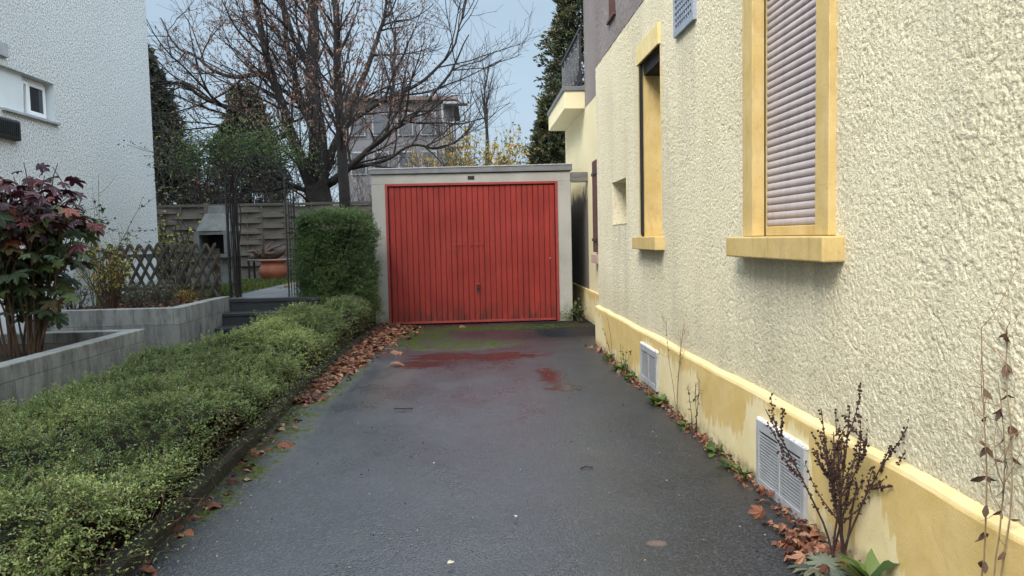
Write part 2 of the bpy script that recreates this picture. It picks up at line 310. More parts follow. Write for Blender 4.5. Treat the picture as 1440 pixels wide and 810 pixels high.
br = n.t.nodes.new('ShaderNodeTexBrick'); n.t.links.new(n.obj, br.inputs[0]); br.inputs['Scale'].default_value = 1
br.inputs['Brick Width'].default_value = 0.5; br.inputs['Row Height'].default_value = 0.5; br.inputs['Mortar Size'].default_value = 0.008
br.inputs['Color1'].default_value = (0.12, 0.125, 0.13, 1); br.inputs['Color2'].default_value = (0.155, 0.16, 0.165, 1); br.inputs['Mortar'].default_value = (0.05, 0.05, 0.045, 1)
M['paving'] = n.finish(br.outputs[0], n.ramp(n.noise(4, 4), [(0.3, 0.3), (0.7, 0.55)]), n.bump(n.noise(40, 4), 0.3, 0.004))

# ------------------------------------------------------------------ mesh helpers
def mk(name, V, FL, mats, parent=None, origin=None, rnd=None, smooth=False, bevel=0, midx=None):
    """V (n,3) world coordinates; FL list of int arrays (m,k)"""
    V = np.asarray(V, dtype=np.float64).reshape(-1, 3)
    base = np.zeros(3)
    if parent is not None: base = np.array(parent['_w'])
    elif origin is not None: base = np.array(origin, float)
    V = V - base
    me = bpy.data.meshes.new(name)
    FL = [np.asarray(f, dtype=np.int64) for f in FL if len(f)]
    loops = np.concatenate([f.ravel() for f in FL]); sizes = np.concatenate([np.full(len(f), f.shape[1]) for f in FL])
    starts = np.concatenate([[0], np.cumsum(sizes)[:-1]])
    me.vertices.add(len(V)); me.vertices.foreach_set('co', V.ravel().astype(np.float32))
    me.loops.add(len(loops)); me.loops.foreach_set('vertex_index', loops.astype(np.int32))
    me.polygons.add(len(sizes)); me.polygons.foreach_set('loop_start', starts.astype(np.int32))
    if not isinstance(mats, (list, tuple)): mats = [mats]
    for m in mats: me.materials.append(M[m] if isinstance(m, str) else m)
    if midx is not None: me.polygons.foreach_set('material_index', np.asarray(midx, dtype=np.int32))
    me.polygons.foreach_set('use_smooth', np.full(len(sizes), bool(smooth)))
    me.update(calc_edges=True)
    if rnd is not None:
        a = me.attributes.new('rnd', 'FLOAT', 'FACE'); a.data.foreach_set('value', np.asarray(rnd, dtype=np.float32))
    o = bpy.data.objects.new(name, me); COL.objects.link(o)
    o['_w'] = list(map(float, base))
    if parent is not None: o.parent = parent
    else: o.location = base
    if bevel:
        b = o.modifiers.new('bevel', 'BEVEL'); b.width = bevel; b.segments = 2; b.limit_method = 'ANGLE'
    return o

class MB:
    def __init__(s): s.V = []; s.F = {}; s.n = 0; s.R = {}
    def add(s, V, F, rnd=None):
        V = np.asarray(V, float).reshape(-1, 3)
        if not isinstance(F, list) or (len(F) and np.isscalar(F[0][0])): F = [F]
        for f in F:
            f = np.asarray(f, int)
            if f.size == 0: continue
            k = f.shape[1]; s.F.setdefault(k, []).append(f + s.n)
            s.R.setdefault(k, []).append(np.full(len(f), 0.5) if rnd is None else (np.full(len(f), rnd) if np.isscalar(rnd) else rnd))
        s.V.append(V); s.n += len(V); return s
    def box(s, x0, x1, y0, y1, z0, z1, rot=None, c=None):
        V = np.array([[x, y, z] for x in (x0, x1) for y in (y0, y1) for z in (z0, z1)], float)
        if rot is not None:
            cc = V.mean(0) if c is None else np.array(c, float)
            V = (V - cc) @ np.array(Matrix.Rotation(rot[1], 3, rot[0])).T + cc
        return s.add(V, [[0, 1, 3, 2], [4, 6, 7, 5], [0, 4, 5, 1], [2, 3, 7, 6], [0, 2, 6, 4], [1, 5, 7, 3]])
    def tube(s, P, R, k=6, cap=True, rnd=None):
        P = np.asarray(P, float); m = len(P); R = np.full(m, R) if np.isscalar(R) else np.asarray(R, float)
        T = np.gradient(P, axis=0); T /= (np.linalg.norm(T, axis=1, keepdims=True) + 1e-9)
        ref = np.array([0.31, 0.17, 0.93]) if abs(T[0][2]) < 0.9 else np.array([0.9, 0.3, 0.1])
        U = np.cross(T, ref); U /= (np.linalg.norm(U, axis=1, keepdims=True) + 1e-9); W = np.cross(T, U)
        a = np.arange(k) * 2 * PI / k
        V = P[:, None, :] + R[:, None, None] * (np.cos(a)[None, :, None] * U[:, None, :] + np.sin(a)[None, :, None] * W[:, None, :])
        i = np.arange(m - 1)[:, None] * k; j = np.arange(k)[None, :]; j2 = (j + 1) % k
        F = np.stack([i + j, i + j2, i + k + j2, i + k + j], -1).reshape(-1, 4)
        s.add(V.reshape(-1, 3), [F], rnd)
        if cap and k == 4:
            s.F[4].append(np.array([[0, 3, 2, 1], [(m-1)*4, (m-1)*4+1, (m-1)*4+2, (m-1)*4+3]]) + s.n - m * k); s.R[4].append(np.full(2, .5))
        elif cap:
            f = np.arange(k)[::-1][None] + s.n - m * k; g = (m - 1) * k + np.arange(k)[None] + s.n - m * k
            s.F.setdefault(k, []).append(np.vstack([f, g])); s.R.setdefault(k, []).append(np.full(2, .5))
        return s
    def lathe(s, c, prof, k=32):
        prof = np.asarray(prof, float); a = np.arange(k) * 2 * PI / k; m = len(prof)
        V = np.stack([c[0] + prof[:, 0:1] * np.cos(a), c[1] + prof[:, 0:1] * np.sin(a), c[2] + np.repeat(prof[:, 1:2], k, 1)], -1)
        i = np.arange(m - 1)[:, None] * k; j = np.arange(k)[None, :]; j2 = (j + 1) % k
        F = np.stack([i + j, i + j2, i + k + j2, i + k + j], -1).reshape(-1, 4)
        return s.add(V.reshape(-1, 3), [F])
    def prism(s, poly, axis, a0, a1):
        """poly of 2D points extruded along axis"""
        p = np.asarray(poly, float); k = len(p)
        def mkp(a):
            col = np.full((k, 1), a)
            return {'x': np.hstack([col, p]), 'y': np.hstack([p[:, :1], col, p[:, 1:]]), 'z': np.hstack([p, col])}[axis]
        V = np.vstack([mkp(a0), mkp(a1)]); j = np.arange(k); j2 = (j + 1) % k
        return s.add(V, [np.stack([j, j2, j2 + k, j + k], -1), np.arange(k)[::-1][None], (np.arange(k) + k)[None]])
    def build(s, name, mats, parent=None, origin=None, rnd=False, smooth=False, bevel=0):
        V = np.vstack(s.V); ks = sorted(s.F); FL = [np.vstack(s.F[k]) for k in ks]
        R = np.concatenate([np.concatenate(s.R[k]) for k in ks]) if rnd else None
        return mk(name, V, FL, mats, parent, origin, R, smooth, bevel)

def tag(o, label=None, cat=None, group=None, kind=None):
    if label: o['label'] = label
    if cat: o['category'] = cat
    if group: o['group'] = group
    if kind: o['kind'] = kind
    return o
def thing(name, loc, label, cat, group=None):
    o = bpy.data.objects.new(name, None); COL.objects.link(o); o.location = loc; o.empty_display_size = 0.1
    o['_w'] = list(map(float, loc)); return tag(o, label, cat, group)

# noise in numpy
def vnoise(x, y, seed=0):
    xi = np.floor(x).astype(np.int64); yi = np.floor(y).astype(np.int64); xf = x - xi; yf = y - yi
    def hsh(a, b):
        h = (a * 374761393 + b * 668265263 + seed * 1442695041) & 0xFFFFFFFF
        h = ((h ^ (h >> 13)) * 1274126177) & 0xFFFFFFFF
        return ((h ^ (h >> 16)) & 0xFFFF) / 65535.0
    u = xf * xf * (3 - 2 * xf); v = yf * yf * (3 - 2 * yf)
    a = hsh(xi, yi); b = hsh(xi + 1, yi); c = hsh(xi, yi + 1); d = hsh(xi + 1, yi + 1)
    return (a * (1 - u) + b * u) * (1 - v) + (c * (1 - u) + d * u) * v
def fbm(x, y, o=4, seed=0, g=0.5):
    r = 0; amp = 1; tot = 0
    for i in range(o):
        r = r + amp * vnoise(x * 2 ** i + 17.3 * i, y * 2 ** i + 5.1 * i, seed + i); tot += amp; amp *= g
    return r / tot

# leaves
def leaf_t(w=0.4, fold=0.12, droop=0.1):   # unit-length leaf along +y, normal +z, two triangles
    return np.array([[0, 0, 0], [w / 2, 0.5, fold * w], [0, 1, -droop], [-w / 2, 0.5, fold * w]]), [np.array([[0, 1, 2], [0, 2, 3]])]
def leaf6(w=0.55, droop=0.25, fold=0.15):
    V = np.array([[0, 0, 0], [w * .35, .25, fold * .6 * w], [0, .3, 0], [-w * .35, .25, fold * .6 * w], [w * .5, .55, fold * w - droop * .3], [0, .6, -droop * .35], [-w * .5, .55, fold * w - droop * .3], [w * .28, .82, -droop * .7], [-w * .28, .82, -droop * .7], [0, 1, -droop]])
    return V, [np.array([[0, 1, 2], [0, 2, 3], [7, 9, 5], [5, 9, 8]]), np.array([[1, 4, 5, 2], [3, 2, 5, 6], [4, 7, 5, 5], [6, 5, 8, 8]])[:2], np.array([[4, 7, 5], [6, 5, 8]])]
def lobed(nl=5, depth=0.45, droop=0.25, jag=0):
    """maple-like leaf, unit length"""
    pts = []; K = nl * 4
    angs = np.linspace(-2.25, 2.25, K + 1)
    for i, a in enumerate(angs):
        ph = (i % 4) / 4.0; r = 1 - depth * abs(math.sin((i / 4.0) * PI)) ** 0.8 if True else 1
        r = 1 - depth * (1 - abs(math.cos((i / 4.0) * PI)))
        env = (0.62 + 0.38 * math.cos(a * 0.55) ** 2)
        r *= env * 0.62
        pts.append((r * math.sin(a), 0.40 + r * math.cos(a)))
    pts = np.array([[0, 0.12]] + [list(p) for p in pts])
    V = np.array([[p[0], p[1], 0] for p in pts] + [[0, 0.4, 0.03]])
    rr = np.hypot(V[:, 0], V[:, 1] - 0.4); V[:, 2] = 0.05 - droop * rr ** 2 * 1.6
    V[1:-1:2, 2] -= 0.05
    m = len(pts); c = m
    F = np.array([[c, i, (i + 1) % m] for i in range(m)])
    return V, [F[:, [0, 2, 1]]]

def frames(D, N=None, roll=None, rng=RNG):
    D = D / (np.linalg.norm(D, axis=1, keepdims=True) + 1e-9)
    if N is None: N = rng.normal(size=D.shape)
    S = np.cross(D, N); S /= (np.linalg.norm(S, axis=1, keepdims=True) + 1e-9); N = np.cross(S, D)
    return np.stack([S, D, N], -1)       # columns
def scatter(mb, tmpl, P, Mx, S, rnd):
    V0, FL = tmpl; k = len(V0); n_ = len(P)
    if np.ndim(S) == 0: S = np.full(n_, S)
    V = np.einsum('nij,kj->nki', Mx, V0) * S[:, None, None] + P[:, None, :]
    off = np.arange(n_)[:, None, None] * k
    mb_n = mb.n
    mb.V.append(V.reshape(-1, 3)); mb.n += n_ * k
    for f in FL:
        f = np.asarray(f); g = (f[None] + off).reshape(-1, f.shape[1]) + mb_n
        mb.F.setdefault(f.shape[1], []).append(g); mb.R.setdefault(f.shape[1], []).append(np.repeat(rnd, len(f)))
def unit(v): return v / (np.linalg.norm(v, axis=-1, keepdims=True) + 1e-9)

# ------------------------------------------------------------------ ground & driveway
def sheet(name, xs, ys, zf, mat, kind='structure', origin=(0, 0, 0), smooth=True):
    X, Y = np.meshgrid(xs, ys); Z = zf(X, Y) if callable(zf) else np.full_like(X, zf)
    V = np.stack([X, Y, Z], -1).reshape(-1, 3); nx = len(xs); ny = len(ys)
    i = (np.arange(ny - 1)[:, None] * nx + np.arange(nx - 1)[None]).ravel()
    o = mk(name, V, [np.stack([i, i + 1, i + nx + 1, i + nx], -1)], mat, origin=origin, smooth=smooth)
    o['kind'] = kind; return o
sheet('ground', np.linspace(-400, 400, 9), np.linspace(-400, 400, 9), -0.03, 'earth')
kx = lambda y: np.interp(y, [-3, 2.9, 3.85, 6.4, 8, 10.2, 11.2], [-1.35, -1.358, -1.375, -1.46, -1.43, -1.36, -1.36])
yy = np.concatenate([np.linspace(-6, 1, 15), np.linspace(1.2, 11.1, 100), [11.6, 14.5]])
tt = np.linspace(0, 1, 40)
V = []; 
for y in yy:
    x0 = kx(y) - 0.03 if y < 11.15 else -1.36; x1 = 1.44 if y < 8.5 else 1.78
    for t in tt:
        x = x0 + (x1 - x0) * t
        V.append((x, y, 0.004 * math.sin(x * 2.1 + y) * math.sin(y * 1.3)))
nx = len(tt); i = (np.arange(len(yy) - 1)[:, None] * nx + np.arange(nx - 1)[None]).ravel()
o = mk('driveway', V, [np.stack([i, i + 1, i + nx + 1, i + nx], -1)], 'asphalt', origin=(0, 0, 0), smooth=True); o['kind'] = 'structure'
sheet('street', np.linspace(-30, 30, 5), np.linspace(-20, -6, 3), -0.012, 'asphalt')
# kerb: concrete edging stones
mb = MB(); y = 0.6; rg = random.Random(3)
while y < 10.9:
    L = 0.98; y1 = min(y + L, 10.95); xa, xb = float(kx(y)), float(kx(y1)); h = 0.085 + rg.uniform(-.012, .012); j = rg.uniform(-.012, .012)
    m_ = 8; ts = np.linspace(0, 1, m_); px = xa + (xb - xa) * ts + j; py = y + 0.004 + (y1 - y - .008) * ts
    V = []
    for k in range(m_):
        e = [rg.uniform(-.004, .004) for _ in range(4)]
        V += [(px[k], py[k], -0.04), (px[k] - .002 + e[0], py[k], h - .018), (px[k] - .016, py[k], h + e[1]), (px[k] - .07, py[k], h + e[2]), (px[k] - .08, py[k], -0.04)]
    F = [[a * 5 + b, a * 5 + b + 1, (a + 1) * 5 + b + 1, (a + 1) * 5 + b] for a in range(m_ - 1) for b in range(4)]
    mb.add(V, [np.array(F), np.array([[0, 4, 3, 2, 1]]), np.array([[0, 1, 2, 3, 4]]) + (m_ - 1) * 5]); y = y1
mb.build('kerb', 'kerb', origin=(0, 0, 0))['kind'] = 'structure'
# raised terrace of the garden, paving and garden soil
o = MB().box(-12, -1.52, 9.85, 30, -0.05, 0.555).build('terrace', 'earth', origin=(0, 0, 0)); o['kind'] = 'structure'
sheet('garden_path', np.linspace(-3.28, -2.3, 8), np.linspace(9.82, 15.2, 12), 0.566, 'paving')
sheet('garden_bed', np.linspace(-4.7, -1.45, 6), np.linspace(0.4, 9.85, 12), 0.02, 'soil')

# ------------------------------------------------------------------ yellow house
X0 = 1.45; XP = 1.41; X2 = 1.74
YH = thing('yellow_house', (X0, 5.0, 0), 'cream stucco house with ochre plinth and window trims along the right of the driveway', 'house')
def wall_grid(name, x, ys, zs, holes, mat, amp, seed, parent, freq=34):
    ys = np.array(ys); zs = np.array(zs)
    Yg, Zg = np.meshgrid(ys, zs)
    wx = fbm(Yg * 7, Zg * 7, 2, seed + 50) * 2.4; wz = fbm(Yg * 7 + 9, Zg * 7 + 4, 2, seed + 60) * 2.4
    gz = fbm(Yg * 3 + 2, Zg * 3, 2, seed + 70)
    d = fbm(Yg * freq + wx * .5, Zg * freq + wz * .5, 3, seed, 0.88)
    r = np.abs(fbm(Yg * 13 + wx * 3.0 + 31, Zg * 9 + wz * 3.0, 2, seed + 9) * 2 - 1)      # trowel strokes
    H = (d - 0.5) * (1.5 + 1.6 * fbm(Yg * 1.7 + 5, Zg * 1.7, 2, seed + 81)) - np.clip(1 - r * 8, 0, 1) * 1.1 * np.clip((gz - .40) * 6, 0, 1)
    H = np.clip(H, -1.0, 0.75)
    Xg = x - amp * H
    ins = np.zeros_like(Yg, bool)
    V = np.stack([Xg, Yg, Zg], -1).reshape(-1, 3); nx = len(ys); nz = len(zs)
    yc = (ys[:-1] + ys[1:]) / 2; zc = (zs[:-1] + zs[1:]) / 2; Yc, Zc = np.meshgrid(yc, zc); keep = np.ones_like(Yc, bool)
    for (a, b, c_, d_) in holes: keep &= ~((Yc > a) & (Yc < b) & (Zc > c_) & (Zc < d_))
    i = (np.arange(nz - 1)[:, None] * nx + np.arange(nx - 1)[None])[keep]
    return mk(name, V, [np.stack([i, i + nx, i + nx + 1, i + 1], -1)], mat, parent, smooth=True)
def lines(a, b, step, snaps):
    pts = sorted(set([a, b] + [s for s in snaps if a < s < b])); out = [a]
    for p, q in zip(pts[:-1], pts[1:]):
        k = max(1, int(round((q - p) / (step(p) if callable(step) else step)))); out += list(np.linspace(p, q, k + 1)[1:])
    return out
HOLES = [(6.97, 7.68, 1.38, 1.81), (5.67, 6.33, 1.2, 2.70), (3.04, 3.75, 1.2, 2.75), (4.78, 5.19, 2.66, 3.04)]
ysn = sorted({h[0] for h in HOLES} | {h[1] for h in HOLES} | {1.7, 2.2, 2.8, 3.3, 4.2, 5, 6, 7, 8}); zsn = sorted({h[2] for h in HOLES} | {h[3] for h in HOLES})
ysl = lines(1.0, 8.62, lambda y: 0.0068 if y < 1.7 else (0.0044 if y < 3.3 else (0.0062 if y < 5 else 0.0105)), ysn)
zsl = lines(0.455, 3.19, 0.0050, zsn)
w_ = wall_grid('wall', X0, ysl, zsl, HOLES, 'cream', 0.0034, 1, YH, 102)
UH = [(7.38, 7.72, 3.45, 4.3)]
upw = wall_grid('upper_wall', X0 - 0.004, lines(4.5, 8.62, 0.016, [7.38, 7.72]), lines(3.19, 5.2, 0.016, [3.45, 4.3]), UH, 'plum', 0.005, 4, YH, 40)
# remaining wall surfaces (near part behind the viewer, returns, set-back wing)
mb = MB()
mb.box(X0 + .002, X0 + .3, -6, 1.0, 0.4, 3.19)
mb.build('lower_wall', 'cream', YH)
mk('corner_wall', [(X0, 8.62, 0.0), (X2 + .01, 8.62, 0.0), (X2 + .01, 8.62, 3.19), (X0, 8.62, 3.19)], [np.array([[0, 1, 2, 3]])], 'cream', YH)
mb = MB(); mb.box(X0 + .003, 9, -6, 4.5, 3.192, 6.2); mb.box(X0 + .003, X0 + .3, 4.5, 8.62, 5.2, 6.2)
mb.add([(X0, 8.62, 3.19), (X2 + .01, 8.62, 3.19), (X2 + .01, 8.62, 6.2), (X0, 8.62, 6.2)], [np.array([[0, 1, 2, 3]])])
mb.box(X2, 9, 8.5, 11.35, 3.20, 6.2)
mb.build('plum_wall', 'plum', YH)
# wing wall with shutter opening
mb = MB(); mb.box(X2, 9, 8.66, 9.62, 0.0, 3.198); mb.box(X2, 9, 9.62, 10.42, 0.0, 1.01); mb.box(X2, 9, 9.62, 10.42, 2.3, 3.198)
mb.box(X2, 9, 10.42, 13.78, 0.0, 3.198); mb.box(X2 + .15, 9, 9.62, 10.42, 1.01, 2.3)
mb.build('wing_wall', 'damp', YH, )
wing = bpy.data.objects['wing_wall']
# plinth
mb = MB()
P = [(XP, 0), (XP, 0.437), (XP + .006, 0.452), (X0 + .02, 0.474), (X0 + .02, 0)]
rg = random.Random(5)
vy = np.arange(-6, 8.66, 0.08); vy[-1] = 8.64
V = []
for y in vy:
    e = (vnoise(np.array([y * 2.0]), np.array([0.3]), 3)[0] - .5) * .010; z_ = (vnoise(np.array([y * 3.0]), np.array([4.3]), 4)[0] - .5) * .014
    for (x, z) in P: V.append((x + (e if x < X0 else 0), y, z + (z_ if z > 0.1 else -0.02)))
m_ = len(vy); F = [[a * 5 + b, a * 5 + b + 1, (a + 1) * 5 + b + 1, (a + 1) * 5 + b] for a in range(m_ - 1) for b in range(3)]
mb.add(V, [np.array(F), np.array([[0, 4, 3, 2, 1]]), np.array([[0, 1, 2, 3, 4]]) + (m_ - 1) * 5])
mb.box(X2 - .03, X2 + .2, 8.64, 13.8, -0.02, 0.47)
mb.build('plinth', 'plinth', YH)
MB().box(X2 + .3, 9.1, 11.35, 13.78, 3.2, 3.34).build('terrace_roof', 'roofedge', YH)
# main roof
mb = MB(); mb.prism([(X0 - .3, 6.15), (5.3, 8.6), (9.3, 6.15), (9.3, 6.3), (5.3, 8.8), (X0 - .3, 6.3)], 'y', -6.3, 11.6); mb.build('roof', 'rooftile', YH)
# niche
def reveal(mb, x0, x1, y0, y1, z0, z1):
    mb.add([(x0, y0, z0), (x1, y0, z0), (x1, y0, z1), (x0, y0, z1), (x0, y1, z0), (x1, y1, z0), (x1, y1, z1), (x0, y1, z1)],
           [np.array([[0, 3, 2, 1], [4, 5, 6, 7], [0, 1, 5, 4], [3, 7, 6, 2]])])
ni = MB(); reveal(ni, X0 - .005, X0 + .26, 6.97, 7.68, 1.38, 1.81); ni = ni.build('niche', 'cream', YH)
f = MB().box(X0 + .24, X0 + .28, 6.97, 7.68, 1.38, 1.81).build('pane', 'glass', ni)
# narrow window
win = MB(); reveal(win, X0 - .006, X0 + .30, 5.67, 6.33, 1.25, 2.70)
win.box(X0 - .012, X0 + .012, 6.33, 6.395, 1.25, 2.70)
win = win.build('window', 'trim', YH)
MB().box(X0 - .016, X0 + .01, 6.318, 6.334, 1.27, 2.70).box(X0 + .02, X0 + .28, 5.69, 6.31, 2.60, 2.697).build('dark_joint', 'dark', win)
MB().box(X0 - .024, X0 + .02, 5.66, 6.41, 2.70, 2.86).build('lintel', 'trim2', win, bevel=.004)
MB().box(X0 - .075, X0 + .25, 5.60, 6.42, 1.148, 1.252).build('sill', 'trim', win, bevel=.006)
MB().box(X0 + .02, X0 + .05, 5.672, 5.70, 1.45, 2.69).box(X0 + .17, X0 + .22, 5.672, 5.74, 1.26, 2.6).box(X0 + .17, X0 + .22, 6.26, 6.328, 1.26, 2.6).box(X0 + .17, X0 + .22, 5.74, 6.26, 1.26, 1.33).build('frame', 'pvc', win)
MB().box(X0 + .20, X0 + .24, 5.672, 6.328, 1.255, 2.6).build('pane', 'glass', win)
MB().box(X0 + .27, X0 + .30, 5.672, 6.328, 1.255, 2.7).build('backing', 'dark', win)
# wide window with roller shutter
win = MB()
win.box(X0 - .022, X0 + .02, 3.775, 3.90, 1.245, 2.95).box(X0 - .032, X0 + .07, 3.735, 3.775, 1.245, 2.80)
win.box(X0 - .030, X0 + .07, 2.925, 3.045, 1.245, 2.95).box(X0 - .026, X0 + .07, 3.045, 3.735, 2.80, 2.95)
win.box(X0 + .035, X0 + .075, 3.045, 3.735, 1.245, 1.292)
win = win.build('window', 'trim', YH, bevel=.004)
MB().box(X0 - .09, X0 + .10, 2.85, 3.965, 1.14, 1.243).build('sill', 'trim', win, bevel=.007)
mb = MB(); z = 1.292; k = 0
while z < 2.80:
    prof = [(X0 + .052, z), (X0 + .046, z + .003), (X0 + .042, z + .010), (X0 + .041, z + .020), (X0 + .044, z + .030), (X0 + .047, z + .034), (X0 + .052, z + .036)]
    a = np.array([[p[0], 3.046, p[1]] for p in prof]); b = a.copy(); b[:, 1] = 3.728
    j = np.arange(6); mb.add(np.vstack([a, b]), [np.stack([j, j + 1, j + 8, j + 7], -1)]); z += .036
mb.build('roller_shutter', 'shutter', win, smooth=True)
MB().box(X0 + .030, X0 + .034, 3.728, 3.736, 1.245, 2.80).box(X0 + .032, X0 + .04, 3.06, 3.13, 1.268, 1.276).build('dark_joint', 'dark', win)
# upper little window
win = MB(); reveal(win, X0 - .006, X0 + .15, 7.38, 7.72, 3.45, 4.3); win.box(X0 - .03, X0 + .05, 7.36, 7.74, 3.42, 3.45)
win = win.build('window', 'brownwood', YH)
MB().box(X0 + .10, X0 + .14, 7.38, 7.72, 3.45, 4.3).build('pane', 'glass', win)
# perforated metal air grille, high on the wall
vt = MB(); y0, y1, z0, z1 = 4.755, 5.215, 2.62, 3.07; xf = X0 - .026
vt.box(xf, X0 + .02, y0, y1, z0, z0 + .04).box(xf, X0 + .02, y0, y1, z1 - .04, z1).box(xf, X0 + .02, y0, y0 + .035, z0 + .04, z1 - .04).box(xf, X0 + .02, y1 - .035, y1, z0 + .04, z1 - .04)
for i in range(1, 8):
    y = y0 + .035 + i * (y1 - y0 - .07) / 8; vt.box(xf + .004, X0, y - .008, y + .008, z0 + .04, z1 - .04)
for i in range(1, 9):
    z = z0 + .04 + i * (z1 - z0 - .08) / 9; vt.box(xf + .002, X0 - .001, y0 + .035, y1 - .035, z - .007, z + .007)
vt = vt.build('vent', 'galv', YH)
MB().box(X0 + .005, X0 + .02, y0 + .03, y1 - .03, z0 + .03, z1 - .03).build('backing', 'dark', vt)
# louvred plinth vents
def louvre(y0, y1, z0, z1, tilt):
    x = XP - .022; v = MB(); w = .035; ym = (y0 + y1) / 2
    v.box(x, XP + .02, y0, y0 + w, z0, z1).box(x, XP + .02, y1 - w, y1, z0, z1).box(x, XP + .02, y0 + w, y1 - w, z1 - w * 1.4, z1).box(x, XP + .02, y0 + w, y1 - w, z0, z0 + w * 1.3).box(x + .002, XP + .02, ym - .012, ym + .012, z0 + w, z1 - w)
    v = v.build('vent', 'metalgrey', YH, bevel=.002)
    s = MB(); z = z0 + w * 1.3 + .004
    while z < z1 - w * 1.4 - .008:
        for a, b in ((y0 + w, ym - .012), (ym + .012, y1 - w)): s.box(x + .004, x + .010, a, b, z, z + .0085)
        z += .0155
    s.build('louvres', 'metalgrey', v)
    MB().box(x + .016, x + .02, y0 + w, y1 - w, z0 + w, z1 - w).build('backing', 'dark', v)
    c = MB(); r_ = random.Random(int(y0 * 10))
    yq = y0 - .004
    while yq < y1:
        c.box(x + .002 + r_.uniform(0, .008), XP + .02, yq, yq + .014, z1 - .004, z1 + r_.uniform(.004, .013)); yq += .013
    c.build('plaster_edge', 'whitechip', v)
    return v
louvre(5.66, 6.21, 0.05, 0.357, 0); louvre(3.07, 3.61, 0.0, 0.337, 0)
# open wooden shutter on the wing
sh = MB().box(X2 - .062, X2 - .026, 9.66, 10.40, 1.05, 2.30); sh = sh.build('window_shutter', 'brownwood', YH, bevel=.004)
for z in (2.10, 1.20): MB().box(X2 - .075, X2 - .0625, 9.70, 10.41, z, z + .04).build('hinge', 'black', sh)
MB().box(X2 - .085, X2 + .1, 9.60, 10.45, 0.90, 1.02).build('window_sill', 'pinkstone', YH, bevel=.005)
# balcony slab and railing
bal = MB().box(1.43, X2 + .5, 11.36, 13.7, 3.20, 3.46).build('balcony', 'damp', YH, bevel=.006)
MB().box(1.405, X2 + .5, 11.34, 13.72, 3.463, 3.53).build('edge_trim', 'roofedge', bal, bevel=.006)
mb = MB(); xr = 1.70
mb.box(xr - .02, xr + .02, 11.4, 13.68, 4.38, 4.42).box(xr - .012, xr + .012, 11.4, 13.68, 3.62, 3.645)
y = 11.42
while y < 13.7: mb.box(xr - .007, xr + .007, y - .007, y + .007, 3.53, 4.38); y += .085
for y in np.arange(11.55, 13.6, .34):   # scroll ornament
    a = np.linspace(0, 2 * PI, 13); mb.tube(np.stack([np.full(13, xr), y + .1 * np.cos(a), 4.05 + .14 * np.sin(a)], -1), .006, 4)
mb.build('railing', 'black', bal)
mb = MB()      # small pale lights twined round the railing
rr_ = random.Random(8)
LP = [np.array([xr - .026, 11.45 + 2.2 * i / 60, 4.0 + .3 * math.sin(i * 1.9) + rr_.uniform(-.05, .05)]) for i in range(60)]
PP_ = []; RR_ = []
for p, q in zip(LP[:-1], LP[1:]): PP_ += [p - (q - p) * .04, p, p + (q - p) * .04, (p + q) / 2]; RR_ += [.002, .011, .002, .002]
mb.tube(PP_, RR_, 5)
mb.build('light_string', 'farwhite', bal)

# ------------------------------------------------------------------ white house left
XW = -4.72
WH = thing('white_house', (XW, 6, 0), 'white roughcast house with small recessed window left of the garden', 'house')
RY0, RY1, RZ0, RZ1 = 5.6, 8.89, 2.69, 3.135
mb = MB()
mb.box(-14, XW, -4, 11.5, RZ1, 7.5); mb.box(-14, XW, -4, 11.5, 1.235, RZ0); mb.box(-14, XW, -4, RY0, RZ0, RZ1); mb.box(-14, XW, RY1, 11.5, RZ0, RZ1)
mb.build('wall', 'white', WH)
MB().box(-13.97, XW - .03, -3.97, 11.47, -0.05, 1.235).box(-13.9, XW - .16, RY0, RY1, RZ0, RZ1).build('base_wall', 'whitesmooth', WH)
mb = MB(); reveal(mb, XW - .158, XW + .002, RY0 + .003, RY1 - .003, RZ0 + .003, RZ1 - .003); mb.build('window_reveal', 'whitesmooth', WH)
wf = MB(); xw = XW - .13; a, b = 8.36, 8.87
def fr(mb, x0, x1, a, b, z0, z1, w):
    mb.box(x0, x1, a, b, z0, z0 + w).box(x0, x1, a, b, z1 - w, z1).box(x0, x1, a, a + w, z0 + w, z1 - w).box(x0, x1, b - w, b, z0 + w, z1 - w)
fr(wf, xw - .02, xw + .03, a, b, RZ0 + .012, RZ1 - .01, .04); wf.box(xw - .02, xw + .03, a + .12, a + .155, RZ0 + .05, RZ1 - .05)
wf = wf.build('window_frame', 'pvc', WH, bevel=.003)
sa = MB(); fr(sa, xw + .031, xw + .055, a + .145, b - .02, RZ0 + .045, RZ1 - .045, .045); sa = sa.build('sash', 'pvc', wf, bevel=.003)
MB().box(xw + .036, xw + .046, a + .19, b - .065, RZ0 + .09, RZ1 - .09).build('pane', 'glass', sa)
s2 = MB(); sc = (xw + .04, a + .08, RZ0 + .05)
s2.box(xw + .034, xw + .055, a + .03, a + .055, RZ0 + .05, RZ1 - .06, ('Y', .04), sc).box(xw + .034, xw + .055, a + .105, a + .13, RZ0 + .05, RZ1 - .06, ('Y', .04), sc).box(xw + .034, xw + .055, a + .055, a + .105, RZ1 - .09, RZ1 - .06, ('Y', .04), sc)
s2.build('sash', 'pvc', wf)
MB().box(xw - .03, xw - .02, a + .02, b - .02, RZ0 + .03, RZ1 - .03).build('backing', 'dark', wf)
MB().box(XW - .12, XW + .035, 7.9, 8.93, RZ0 - .018, RZ0 + .010).build('window_sill', 'metalgrey', WH, bevel=.003)
MB().box(XW - .16, XW - .045, RY0 + .01, a - .002, RZ0 + .011, RZ1 - .006).build('panel', 'whitesmooth', WH)
v = MB().box(XW - .02, XW + .06, 7.35, 8.12, 2.385, 2.595).build('vent_cover', 'black', WH, bevel=.02)
mb = MB()
for i in range(20): mb.box(XW + .061, XW + .068, 7.39 + i * .035, 7.40 + i * .035, 2.42, 2.56)
